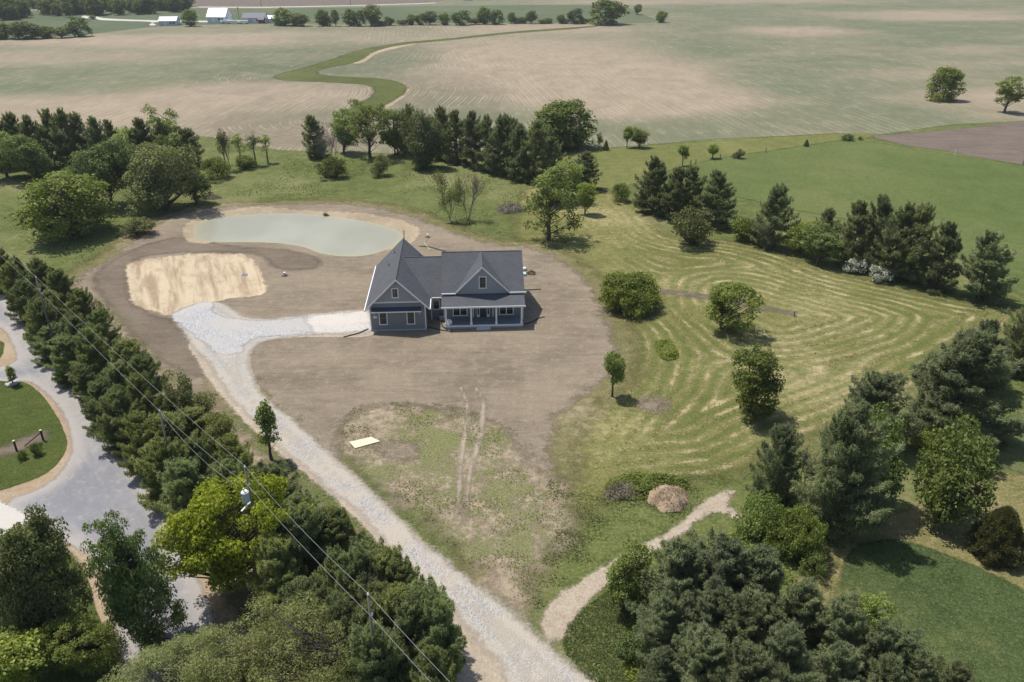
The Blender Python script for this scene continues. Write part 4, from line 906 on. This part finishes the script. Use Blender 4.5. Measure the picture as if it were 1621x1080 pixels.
    ze = zm(0, me_); B().box(xl - .05, dl + .1, me_ - .13, me_ - .001, ze - .2, ze - .01).box(dr_ - .1, xr_ + .25, me_ - .13, me_ - .001, ze - .2, ze - .01).make('gutter', WHITE, house)
    # front cross gable
    cx, cp = 16.45, 8.84; zd = lambda x, y: cp - abs(x - cx) * 1.0
    B().slope([(cx - 4.12, 2.42), (cx, 2.42), (cx, 8.72), (cx - 4.12, 8.72 - 6.2)], zd, .15).make('roof', MS, house)
    B().slope([(cx + .001, 2.42), (cx + 4.12, 2.42), (cx + 4.12, 8.72 - 6.2), (cx + .001, 8.72)], zd, .15).make('roof', MS, house)
    B().box(cx - .09, cx + .09, 2.44, 8.7, cp - .09, cp + .03).make('ridge_cap', MS, house)
    for sg in (-1, 1):
        xe = cx + sg * 4.13; rk = B().prism([(cx, 2.37, cp - .30), (xe, 2.37, zd(xe, 0) - .26), (xe, 2.37, zd(xe, 0) - .01), (cx, 2.37, cp - .01)], [(cx, 2.415, cp - .30), (xe, 2.415, zd(xe, 0) - .26), (xe, 2.415, zd(xe, 0) - .01), (cx, 2.415, cp - .01)]); rk.make('rake_board', WHITE, house)
    B().vpoly([(12.5, 4.2), (20.4, 4.2), (20.4, 4.75), (cx, cp - .2), (12.5, 4.75)], 2.72, 2.89).make('gable_siding', BAT, house)
    bt = B()
    B().box(15.80, 17.2, 2.70, 2.7195, 5.14, 5.2).make('apron_trim', BAT, house)
    for x in np.arange(12.75, 20.3, .405):
        t = cp - .34 - abs(x - cx) * 1.02
        if t > 4.6: bt.box(x, x + .05, 2.695, 2.719, 4.5, min(t, 5.2) if 15.75 < x < 17.1 else t)
    bt.make('batten', BAT, house)
    win(15.93, 17.07, 5.28, 7.20, 2.72)
    # porch
    zp = lambda x, y: 3.62 + (y + .12) * .30
    B().slope([(10.36, -.12), (22.62, -.12), (22.62, 2.89), (10.36, 2.89)], zp, .12).make('porch_roof', MS, house)
    B().box(10.30, 22.68, -.20, -.122, 3.38, 3.62).make('fascia', WHITE, house)
    B().box(10.42, 22.56, -.118, 2.88, 3.36, 3.44).make('porch_ceiling', WHITE, house)
    B().box(10.8, 22.35, .12, 2.89, .36, .56).make('porch_deck', DECK, house)
    B().box(10.78, 22.37, .06, .118, .30, .58).make('deck_trim', WHITE, house)
    B().box(10.9, 22.25, .14, 2.88, .0, .355).make('foundation', STONE, house)
    for x in (10.98, 14.68, 18.38, 22.12):
        c = B(); c.box(x - .12, x + .12, .16, .40, .9, 3.2).box(x - .18, x + .18, .10 + .03, .46, .585, .9).box(x - .15, x + .15, .13, .43, 3.2, 3.36); c.make('column', WHITE, house, .01)
    st = B()
    for k in range(2): st.box(15.4, 17.5, -.62 + .3 * k, .055, .0 + .0, .17 * (k + 1) + .04)
    sp = B().box(15.4, 17.5, -.62, .055, 0, .2).box(15.42, 17.48, -.30, .054, .201, .38).make('step', plain('pale_step', (.5, .51, .53), .7), house)
    win(11.95, 14.15, .86, 2.58, y0, 2); win(18.9, 21.1, .86, 2.58, y0, 2)
    # flush entry: surround, door and sidelights
    fr = B(); fr.box(14.95, 15.10, y0 - .05, y0 - .002, .57, 2.9).box(17.9, 18.05, y0 - .05, y0 - .002, .57, 2.9).box(15.101, 17.899, y0 - .05, y0 - .002, 2.72, 2.9)
    fr.make('door_surround', WHITE, house)
    B().box(15.101, 17.899, y0 - .02, y0 - .001, .57, 2.719).make('entry_shade_panel', plain('painted_entry_shade', (.13, .15, .175), .6), house)  # flat panel, the shade of a recess put into its dark colour
    d = B().box(16.05, 17.0, y0 - .08, y0 - .021, .6, 2.62).make('door', DARKD, house)
    B().box(16.9, 16.94, y0 - .13, y0 - .081, 1.55, 1.67).make('handle', METAL, d)
    for x in (15.55, 17.05):
        s = B().box(x, x + .1, y0 - .06, y0 - .021, .6, 2.66).box(x + .34, x + .44, y0 - .06, y0 - .021, .6, 2.66).box(x + .1, x + .34, y0 - .06, y0 - .021, .6, 1.0).box(x + .1, x + .34, y0 - .06, y0 - .021, 2.56, 2.66).make('sidelight', WHITE, house)
        B().box(x + .1, x + .34, y0 - .04, y0 - .021, 1.001, 2.559).make('pane', GLASS, s)
    for x, y, z in ((2.3, 9.5, 6.55), (2.9, 13.6, 7.15), (6.7, 15.6, 5.7)):
        B().tube([(x, y, z - .2), (x, y, z + .45)], .06).make('vent_pipe', DKMETAL, house)
    for x, y, z in ((8.72, 3.1, 3.5), (22.45, 2.55, 4.5), (10.62, 2.5, 4.5)): B().box(x, x + .1, y, y + .1, .2, z).make('downspout', WHITE, house)
build_house()
def hp(x, y, z=0):      # house coordinates to ground
    return (ox + math.cos(HA) * x - math.sin(HA) * y, oy + math.sin(HA) * x + math.cos(HA) * y, z)
# things round the house
def pipe(pts, label, r=.07, mat=DKMETAL, name='drain_pipe', cat='pipe', group='drain pipes laid on the dirt', z=.09):
    P = smooth_poly([g(*p) for p in pts], 5, False); P = np.column_stack([P, hgt(P[:, 0], P[:, 1]) + z + r])
    return tag(B().tube(P, r, 6).make(name, mat, smooth=True), label, cat, group)
pipe([(544,535),(556,532),(570,528),(583,522)], 'black drain pipe on the dirt by the left garage corner')
pipe([(676,519),(686,521),(700,524),(716,526)], 'black drain pipe lying below the gap between garage and porch')
pipe([(699,511),(700,517),(709,524)], 'short bent black pipe beside the left end of the porch')
pipe([(830,514),(842,511),(852,505),(862,503)], 'black drain pipe curving out from the right end of the porch')
pipe([(830,460),(842,460),(856,459)], 'thin dark pipe sticking out right of the house under the eave')
pipe([(664,391),(680,392),(694,396),(706,399)], 'black pipe on the ground behind the connector roof')
B_ = B().box(-.35, .35, -.3, .3, 0, .8).box(-.30, .30, -.34, -.302, .1, .7); o = B_.make('air_conditioner', METAL, None, .02); o.location = hp(10.25, 3.3, .1); o.rotation_euler.z = HA
B__ = B().tube([(0, 0, .801), (0, 0, .84)], .24, 12).make('fan_grille', DKMETAL, o)
tag(o, 'small grey cooling unit against the wall beside the porch', 'cooling unit')
def sack(x, y, z, s, label, mat, name='sack', cat='sack', seed=1):
    bm = bmesh.new(); bmesh.ops.create_icosphere(bm, subdivisions=3, radius=1); rr = np.random.default_rng(seed)
    for v in bm.verts:
        c = v.co; n = 1 + .12 * math.sin(c.x * 5 + seed) * math.cos(c.y * 4 - seed) + rr.normal(0, .015); c.x = math.copysign(abs(c.x) ** .6, c.x) * s[0] * n; c.y = math.copysign(abs(c.y) ** .6, c.y) * s[1] * n; c.z = (math.copysign(abs(c.z) ** .7, c.z) + .9) * s[2] * n
    me = bpy.data.meshes.new(name); bm.to_mesh(me); bm.free(); me.materials.append(mat); me.shade_smooth(); ob = link(name, me); ob.location = (x, y, z); ob.rotation_euler.z = seed; return tag(ob, label, cat)
WB = plain('white_plastic', (.72, .73, .72), .5, .3, .06); sx, sy, _ = hp(11.55, .62); sack(sx, sy, .56, (.38, .25, .38), 'white bag propped against the left porch post', WB, seed=2)
GW = plain('pale_green_plastic', (.50, .66, .58), .5, .3, .1)
bx_, by_ = g(829, 428); sack(bx_, by_, .0, (.5, .4, .28), 'pale green sack at the right wall of the house', GW, seed=3)
bx_, by_ = g(829.5, 436); sack(bx_, by_, .0, (.5, .4, .25), 'paler green sack in front of the other one by the right wall', GW, seed=5)
# ---------------------------------------------------------------- piles
def pile(name, px, py, wpx, hm, label, cat, mat, seed=1, ratio=.6, bits=0, bitmat=None, rough=.18, bl=.5, bw=.08):
    rng = np.random.default_rng(seed); x, y = g(px, py); w = wpx / ppm(x, y) / 2; n = 46; xs = np.linspace(-1.05, 1.05, n); X, Y = np.meshgrid(xs, xs)
    r = np.hypot(X, Y) * (1 + .12 * np.sin(np.arctan2(Y, X) * 3 + seed) + .06 * np.sin(np.arctan2(Y, X) * 7)); Z = hm * np.clip(1 - r ** 1.6, -.05, 1) * (1 + .25 * np.sin(X * 3 + seed) * np.cos(Y * 4)) + rng.normal(0, rough * hm * .35, X.shape) * (r < .95)
    V = np.column_stack([X.ravel() * w, Y.ravel() * w * ratio, Z.ravel()]); i, j = np.meshgrid(np.arange(n - 1), np.arange(n - 1)); a = (j * n + i).ravel(); fc = np.stack([a, a + 1, a + n + 1, a + n], 1)
    fc = fc[(r.ravel()[fc] < 1.06).all(1)]
    o = link(name, npmesh(name, V, fc, mat, True)); o.location = (x, y, float(hgt([x], [y])[0]) + .02); tag(o, label, cat)
    if bits:
        k = rng.integers(0, len(V), bits * 2); k = k[r.ravel()[k] < 1][:bits]; C = V[k] + rng.normal(0, .06, (len(k), 3)); D = unit(rng.normal(size=(len(k), 3)) + [0, 0, .35])
        ac = Acc(); ac.add(*blades(C, D, 2, bl, bw, rng, .6)); link('debris' if bl > .3 else 'chips', ac.mesh('bits', bitmat), o)
    return o
MULCH = m_soil('fresh_wood_chips', [(.40, .30, .20), (.47, .36, .25), (.55, .44, .31)], None, rocky=.6); CHIP = m_leaf('wood_chips', (.34, .245, .15), (.56, .44, .30), 0)
pile('mulch_pile', 1058, 793, 66, 1.7, 'heap of orange brown wood chips on the grass above the sandy path', 'wood chips', MULCH, 3, .85, 420, CHIP, .07, .2, .08)
BR = m_leaf('dead_brush', (.13, .11, .075), (.30, .26, .19), 0); EARTH = m_soil('dug_earth', [(.11, .088, .062), (.155, .125, .09), (.22, .18, .135)], None)
pile('brush_pile', 809, 334, 46, 1.3, 'heap of grey dead brush on the grass behind the house', 'brush pile', BR, 4, .6, 1500, BR, .3, .9, .05)
pile('dirt_pile', 335, 314, 30, .7, 'small heap of dark earth on the grass left of the pond', 'dirt pile', EARTH, 5, .6, 150, BR, .4, .6, .06)
pile('brush_pile', 984, 782, 50, .7, 'low heap of grey branches left of the wood chip heap', 'brush pile', BR, 6, .7, 700, BR, .4, .8, .05)
pile('rock_pile', 841, 434, 16, .5, 'small ring of dark rubble at the right wall of the house', 'rubble', EARTH, 8, .8, 100, BR, .5, .3, .08)
# weeds in a low heap and in a plot (uncountable growth)
def weeds(name, poly, n, hgt_, label, mat, seed, size=.14, ):
    rng = np.random.default_rng(seed); P = world_poly(poly); lo, hi = P.min(0), P.max(0); Q = rng.uniform(lo, hi, (n * 3, 2)); sd = sdist(Q, P); Q = Q[sd > 0][:n]; sd = sd[sd > 0][:n]
    Z = rng.random(len(Q)) * hgt_ * np.clip(sd / .9, .25, 1); ac = Acc(); ac.add(*leaves(np.column_stack([Q, Z + .03]), unit(rng.normal(0, .6, (len(Q), 3)) + [0, 0, 1]), size, rng, .45))
    return tag(link(name, ac.mesh(name, mat)), label, 'weeds', kind='stuff')
weeds('tall_weeds', [(958,772),(972,758),(1010,750),(1060,753),(1090,762),(1085,775),(1060,775),(1030,790),(1000,792),(970,790)], 9000, .7, 'dark green tall weeds behind the wood chip heap', L['mid'], 2)
weeds('weed_plot', [(1036,545),(1045,539),(1062,540),(1074,562),(1066,570),(1046,568)], 4200, .6, 'patch of tall dark green weeds on the meadow', L['mid'], 3)
weeds('drive_weeds', [(1180,790),(1210,780),(1260,800),(1290,840),(1260,900),(1200,900),(1165,870),(1172,838),(1182,825)], 14000, .5, 'rank green undergrowth around the end of the sandy path', L['mid'], 4, .17)
weeds('belt_undergrowth', [(985,1020),(1010,960),(1060,905),(1120,860),(1170,845),(1240,900),(1290,960),(1320,1080),(1300,1200),(1060,1200),(1000,1100)], 20000, .4, 'grass and weeds beneath the bottom right pines', L['mid'], 5, .16)
def stake(px, py, hm, label, mat, name='stake', w=.06, group=None, cat='post', lean=(0, 0)):
    x, y = g(px, py); z = float(hgt([x], [y])[0]); o = B().bar((0, 0, -.1), (lean[0], lean[1], hm), w).make(name, mat); o.location = (x, y, z); return tag(o, label, cat, group)
WOODP = plain('weathered_wood', (.24, .20, .155), .9, .1, .25, 4); PALEW = plain('pale_bamboo', (.55, .52, .33), .7)
stake(1049, 562, 1.6, 'left pale stake leaning in the weed patch', PALEW, 'garden_stake', lean=(-.7, .3)); stake(1066, 562, 1.6, 'right pale stake leaning in the weed patch', PALEW, 'garden_stake', lean=(-.5, .6))
stake(1257, 501, .9, 'short dark post at the end of the worn strip on the meadow', WOODP, 'post', .18)
for k, (px, py) in enumerate([(1093,262),(1101,261),(1140,253),(1161,251),(1212,242)]): stake(px, py, 1.5, ORD[k] + ' wooden post from the left along the pasture edge', WOODP, 'fence_post', .22, 'fence posts along the pasture edge')
stake(1511, 246, 1.6, 'thin white post between pasture and tilled field', WB, 'marker_post', .10)
stake(1619, 262, 2.0, 'wooden post at the right edge of the photo by the tilled field', WOODP, 'fence_post', .25)
# markers near the pond and on the dirt
def wellcap(px, py, hm, label, mat, r=.22):
    x, y = g(px, py); z = float(hgt([x], [y])[0]); o = B().tube([(0, 0, 0), (0, 0, hm)], r * .6, 10).make('cap_riser', mat); o.location = (x, y, z + .05); B().tube([(0, 0, hm), (0, 0, hm + .12)], r, 12).make('lid', WB, o)
    B().tube([(0, 0, 0), (0, 0, .06)], r * 2.4, 14).make('collar', EARTH, o); return tag(o, label, 'pipe cap')
wellcap(451, 437, .5, 'short grey riser with white cap alone on the dirt left of the house', METAL)
wellcap(677, 376, .5, 'white capped riser on the sandy bank behind the house roof', WB)
stake(640, 378, 2.2, 'brown wooden stake behind the tip of the garage roof', plain('brown_stake', (.28, .15, .09), .8), 'stake', .14)
BLUE = plain('blue_tape', (.10, .22, .55), .5)
def hoop():
    x, y = g(387, 433); z = float(hgt([x], [y])[0]); t = np.linspace(0, 2 * np.pi, 24); P = np.column_stack([.45 * np.cos(t), .4 * np.sin(t), .12 + .04 * np.sin(3 * t)])
    o = B().tube(P, .05, 6).make('hose_coil', BLUE); o.location = (x, y, z + .08); return tag(o, 'small blue coil lying on the scraped clay pad', 'hose')
hoop()
pipe([(676,379),(672,385),(675,390),(681,397)], 'thin pale hose running from the white cap behind the house', .05, PALEW, 'hose', 'hose', None)
# cream board lying on the grass
bd = B(); c4 = [g(*p) for p in [(553,701),(588,693),(602,700),(562,711)]]; bd.prism([(x, y, .06) for x, y in c4], [(x, y, .13) for x, y in c4])
bd_o = bd.make('board', plain('cream_plywood', (.60, .55, .41), .7, .2, .05)); tag(bd_o, 'cream coloured sheet of plywood lying on the sparse grass', 'board')
# propane tank, boulder, lawn rail
def tank():
    x, y = g(229, 694); o = empty('gas_tank', (x, y, 0), R(60), label='silver gas tank half hidden in the belt by the road', cat='gas tank'); m = plain('silver_paint', (.62, .66, .70), .35, .5)
    s = np.linspace(-1, 1, 13); P = np.column_stack([s * 1.3, s * 0, s * 0 + 1.0]); rr = .55 * np.clip(1 - np.clip((np.abs(s) - .7) / .3, 0, 1) ** 2, .02, 1) ** .5
    B().tube(P, rr, 16).make('tank', m, o, smooth=True); B().tube([(0, 0, 1.5), (0, 0, 1.75)], .2, 12).make('valve_dome', m, o)
    for xx in (-.8, .8): B().box(xx - .08, xx + .08, -.4, .4, 0, .55).make('leg', STONE, o)
tank()
rx, ry = g(20, 610); sack(rx, ry, 0, (.75, .45, .25), 'white boulder at the top tip of the lawn', STONE, 'boulder', 'rock', 4)
def rail():
    a = g(27, 715); b = g(69, 698); e = empty('lawn_fence', (a[0], a[1], 0), label='two dark lawn posts with a sloping rail beside the road', cat='fence'); dk = plain('dark_stained_wood', (.035, .03, .028), .7)
    d = (b[0] - a[0], b[1] - a[1])
    for q, (x, y) in enumerate(((0, 0), d)):
        p = B().box(x - .08, x + .08, y - .08, y + .08, 0, 1.35).make('post', dk, e); B().box(x - .12, x + .12, y - .12, y + .12, 1.351, 1.46).make('cap', PALEW, p)
    B().bar((d[0], d[1], 1.15), (d[0] * .3, d[1] * .3, .3), .09).make('rail', dk, e)
rail()
sheet('mulch_bed', [(-60,722),(0,708),(25,700),(50,690),(72,684),(74,697),(50,705),(27,716),(0,722),(-60,738)], M['dirt_dark'], .075, res=.25, pad=.3)
# ---------------------------------------------------------------- power line
POLEM = plain('grey_pole_wood', (.13, .115, .10), .9, .1, .25, 3); WIRE = plain('aluminium_wire', (.36, .37, .37), .5, .3); INS = plain('white_insulator', (.75, .76, .78), .3, .4)
def pole(px, py, z, label, low=None, transformer=False, arm=False):
    x, y = g(px, py, z); e = empty('utility_pole', (x, y, 0), R(40), label=label, cat='utility pole', group='poles of the power line')
    B().tube([(0, 0, 0), (0, 0, z)], [.14, .09], 10).make('pole', POLEM, e, smooth=True)
    B().tube([(0, 0, z), (0, 0, z + .12), (0, 0, z + .25)], [.05, .09, .03], 8).make('insulator', INS, e)
    if low: B().tube([(.05, -.16, z - low), (.05, -.16, z - low + .2)], .07, 8).make('insulator', INS, e)
    if transformer:
        t = B().tube([(-.48, -.35, z - 2.9), (-.48, -.35, z - 1.95)], .30, 14).make('transformer', plain('blue_grey_enamel', (.42, .50, .56), .4, .4), e, smooth=False)
        B().tube([(-.48, -.35, z - 1.949), (-.48, -.35, z - 1.82)], [.32, .2], 14).make('lid', INS, t); B().tube([(-.55, -.42, z - 1.82), (-.55, -.42, z - 1.5)], .06, 8).make('bushing', INS, t)
        B().bar((-.2, -.2, z - 2.4), (0, 0, z - 2.4), .1).make('bracket', METAL, t)
        B().bar((-.1, -.1, z - 3.3), (-1.1, -.6, z - 3.45), .12).make('lamp_arm', INS, e)
    if arm: B().bar((-.9, 0, z - .6), (.9, 0, z - .6), .1, .12).make('crossarm', POLEM, e)
    return x, y
p1 = pole(57, 440, 12.6, 'grey utility pole at the upper left end of the belt', 1.6); p3 = pole(388, 741, 12.6, 'utility pole with a blue grey transformer beside the lime maple', 1.6, True)
p4 = pole(583, 943, 12.6, 'utility pole seen from above in the lower belt of pines', 1.6, arm=False); p2 = pole(253, 652, 11.2, 'shorter utility pole in the belt above the silver tank')
def wire(pts, label, sag=.5, r=.010, n=14):
    P = []
    for (a, b) in zip(pts[:-1], pts[1:]):
        a = np.array(a, float); b = np.array(b, float)
        for t in np.linspace(0, 1, n)[:-1]: P.append(a + (b - a) * t - np.array([0, 0, sag * 4 * t * (1 - t)]))
    P.append(np.array(pts[-1], float)); return tag(B().tube(P, r, 5).make('power_line', WIRE, smooth=True), label, 'cable')
def ext(a, b, k): return (a[0] + (a[0] - b[0]) * k, a[1] + (a[1] - b[1]) * k)
e0 = ext(p1, p3, 1.0); e5 = g(900, 1265, 12.6)
wire([(*e0, 12.8), (*p1, 12.8), (*p3, 12.8), (*p4, 12.8), (*e5, 12.8)], 'upper right one of the two long overhead cables')
wire([(e0[0] - .1, e0[1] - .15, 11.0), (p1[0], p1[1] - .16, 11.0), (p2[0], p2[1], 11.3), (p3[0], p3[1] - .18, 11.1), (p4[0], p4[1] - .16, 11.1), (e5[0] - .1, e5[1] - .16, 11.1)], 'lower left one of the two long overhead cables', .3)
wire([(p2[0], p2[1], 11.15), (p3[0] - .5, p3[1] - .4, 11.0)], 'short service cable from the shorter pole to the transformer', 1.0, .009)
# ---------------------------------------------------------------- far farmstead
BLW = plain('pale_blue_metal_wall', (.42, .50, .60), .5); PRO = plain('pale_metal_roof', (.62, .64, .67), .45, .4); WRO = plain('bright_white_roof', (.82, .82, .83), .4, .4); GRO = plain('grey_far_roof', (.22, .22, .24), .8); RED = plain('dull_red_paint', (.22, .06, .06), .6)
def barn(px, py, wm, dm, wh, rh, label, wallm, roofm, name='barn', cat='barn', rot=0, door=True):
    x, y = g(px, py); e = empty(name, (x, y, 0), R(rot), label=label, cat=cat); a = wm / 2
    B().prism([(-a, 0, 0), (a, 0, 0), (a, dm, 0), (-a, dm, 0)], [(-a, 0, wh), (a, 0, wh), (a, dm, wh), (-a, dm, wh)]).make('wall', wallm, e)
    gw = B()
    for s in (-a + .01, a - .11): gw.prism([(s, .05, wh), (s, dm - .05, wh), (s, dm / 2, wh + rh - .25)], [(s + .1, .05, wh), (s + .1, dm - .05, wh), (s + .1, dm / 2, wh + rh - .25)])
    gw.make('gable', wallm, e)
    for q in (0, 1):
        ys = (-.5, dm / 2) if q == 0 else (dm / 2 + .002, dm + .5); zf = lambda X, Y: wh + rh - abs(Y - dm / 2) / (dm / 2) * rh
        B().slope([(-a - .5, ys[0]), (a + .5, ys[0]), (a + .5, ys[1]), (-a - .5, ys[1])], zf, .2).make('roof', roofm, e)
    if door:
        B().box(-a * .5, -a * .1, -.08, -.01, 0, wh * .8).make('door', roofm if roofm is not GRO else BLW, e)
        for k in (.25, .6): B().box(a * k, a * k + 1.4, -.07, -.01, wh * .4, wh * .75).make('window', GLASS, e)
    return e
barn(266, 41, 12.5, 13, 3.6, 2.6, 'pale blue metal shed with hipped light roof in the far fields', BLW, PRO, rot=8)
barn(343, 37, 14, 16, 5.0, 5.5, 'long barn with bright white roof in the far farmyard', plain('far_white_wall', (.66, .68, .74), .6), WRO)
barn(402, 37, 17, 9, 4.2, 3.2, 'white farmhouse with grey roof in the far farmyard', plain('far_pale_wall', (.70, .71, .76), .6), GRO, 'farm_house', 'house')
barn(429, 36, 6, 7, 3.2, 2.0, 'small white garage at the right end of the far farmyard', plain('far_white_garage', (.74, .76, .80), .6), WRO, 'garage', 'garage')
barn(413.5, 37.4, 4.2, 4, 3.2, 1.6, 'small dark red shed before the far white farmhouse', RED, GRO, 'shed', 'shed', door=False)
barn(739, 1.5, 9, 8, 4, 3, 'tiny white house at the top edge of the photo', WB, WRO, 'far_house', 'house', door=False)
barn(281, 15.5, 5, 5, 3, 2, 'tiny pale roofed shed at the edge of the far wood', BLW, PRO, 'shed', 'shed', door=False)
def truck(px, py, ln, label, name='trailer', cab=True):
    x, y = g(px, py); e = empty(name, (x, y, 0), label=label, cat='vehicle')
    B().box(-ln / 2, ln / 2, 0, 2.2, .7, 2.6).make('body', WB, e, .06)
    if cab: B().box(-ln / 2 - 1.8, -ln / 2 - .02, .1, 2.1, .6, 2.0).make('cab', WB, e, .15)
    for k in (-.38, .34): 
        for yy in (-.02, 2.0): B().tube([(k * ln, yy, .45), (k * ln, yy + .25, .45)], .45, 12).make('wheel', DKMETAL, e)
truck(358, 37.5, 6, 'white box truck at the corner of the far white roofed barn', 'box_truck'); truck(370, 38.2, 10, 'long white trailer between the far barn and farmhouse', cab=False); truck(386, 38.4, 6, 'white van before the left end of the far farmhouse', 'van')
def farpole(px, py, hm, label):
    x, y = g(px, py); o = B().bar((0, 0, 0), (0, 0, hm), .35).bar((-1, 0, hm - 1), (1, 0, hm - 1), .2).make('far_pole', POLEM); o.location = (x, y, 0); tag(o, label, 'utility pole')
farpole(379, 34, 11, 'thin far pole standing left of the farmhouse roof'); farpole(414, 10, 11, 'leftmost thin pole along the far road'); farpole(555, 8, 11, 'rightmost thin pole along the far road')
# ---------------------------------------------------------------- ground cover with real height
def scatter(name, poly, n, size, hh, label, mat, seed, dens=None, aspect=.35, kind='leaf'):
    rng = np.random.default_rng(seed); P = world_poly(poly); lo, hi = P.min(0), P.max(0); Q = rng.uniform(lo, hi, (n * 2, 2)); sd = sdist(Q, P); m = sd > 0
    if dens is not None: m &= rng.random(len(Q)) < dens(Q)
    Q = Q[m][:n]; D = unit(rng.normal(0, .8, (len(Q), 3)) + [0, 0, .55]); ac = Acc(); C = np.column_stack([Q, hgt(Q[:, 0], Q[:, 1]) + .03])
    ac.add(*blades(C, D, 4, size, size * .35, rng, .7)); return tag(link(name, ac.mesh(name, mat)), label, 'grass', kind='stuff')
GT = m_leaf('grass_tufts', (.15, .175, .06), (.30, .32, .13), .35); GD = m_leaf('deep_grass_tufts', (.12, .165, .05), (.26, .30, .11), .35); HAY = m_leaf('dry_hay', (.30, .25, .13), (.50, .43, .25), .05)
def blobs(seed, sc):
    rng = np.random.default_rng(seed); K = rng.normal(0, sc, (9, 2)); ph = rng.uniform(0, 6.28, 9)
    return lambda Q: np.clip(.5 + .9 * np.sin(Q @ K.T + ph).mean(1) * 3 - .15, .03, 1) ** 1.5
scatter('rough_grass', [(560,645),(680,640),(800,665),(870,745),(900,800),(905,860),(845,960),(790,950),(700,850),(620,775),(545,715)], 11000, .17, .1, 'scattered tufts of grass growing on the bare soil', GT, 1, blobs(1, 1.1))
scatter('roadside_tufts', [(870,760),(960,790),(1090,770),(1130,780),(1080,820),(1000,860),(900,920),(855,965),(830,930),(880,850)], 9000, .19, .1, 'grass tufts on the bank between drive and sandy path', GT, 2, blobs(2, .8))
scatter('bank_grass', [(890,1020),(930,960),(1000,915),(1040,930),(1020,1080),(1000,1150),(960,1110)], 9000, .2, .1, 'thick green grass beside the lower end of the sandy path', GD, 3)
scatter('meadow_tufts', [(0,280),(120,262),(330,262),(480,252),(660,262),(780,285),(870,330),(800,375),(700,345),(600,322),(480,315),(330,322),(230,360),(160,400),(120,450),(60,400),(0,340)], 22000, .32, .1, 'rough tufts of green grass around the pond meadow', GD, 4, blobs(4, .25))
scatter('clover', [(1345,885),(1400,860),(1500,885),(1640,950),(1640,1090),(1350,1090),(1350,1000)], 22000, .12, .1, 'dense clover growing in the oval plot', GD, 5)
def hay():
    rng = np.random.default_rng(9); P = HAYC; lo, hi = P.min(0), P.max(0); Q = rng.uniform(lo, hi, (160000, 2)); d = hay_field(Q); px, py = proj(Q[:, 0], Q[:, 1])
    ph = np.sin(2 * np.pi / 2.3 * d); bl = blobs(11, .35)(Q); el_ = np.exp(-(((px - 1190) / 130) ** 2 + ((py - 492) / 26) ** 2) ** 2)
    keep = (d > 1.5) & (px > 930) & (rng.random(len(Q)) < np.clip(ph - .55, 0, 1) * 1.6 * bl * (1 - .85 * el_) * np.clip((px - 900) / 140, .2, 1)); Q = Q[keep][:16000]
    ac = Acc(); ac.add(*blades(np.column_stack([Q, np.full(len(Q), .05)]), unit(rng.normal(0, 1, (len(Q), 3)) * [1, 1, .25] + [0, 0, .1]), 4, .3, .07, rng, .5))
    tag(link('cut_hay', ac.mesh('cut_hay', HAY)), 'pale cut hay lying in curved rows on the mown meadow', 'hay', kind='stuff')
hay()
# ---------------------------------------------------------------- summer air
def haze():
    s = NT('summer_haze'); v = s.n('VolumePrincipled', {'Color': (.80, .87, .95), 'Density': .00010, 'Anisotropy': .2}); s.put(s.out.inputs['Volume'], v.outputs[0])
    o = B().box(-8500, 8500, -900, 12500, -3, 70).make('haze', s.m); tag(o, kind='stuff')
haze()
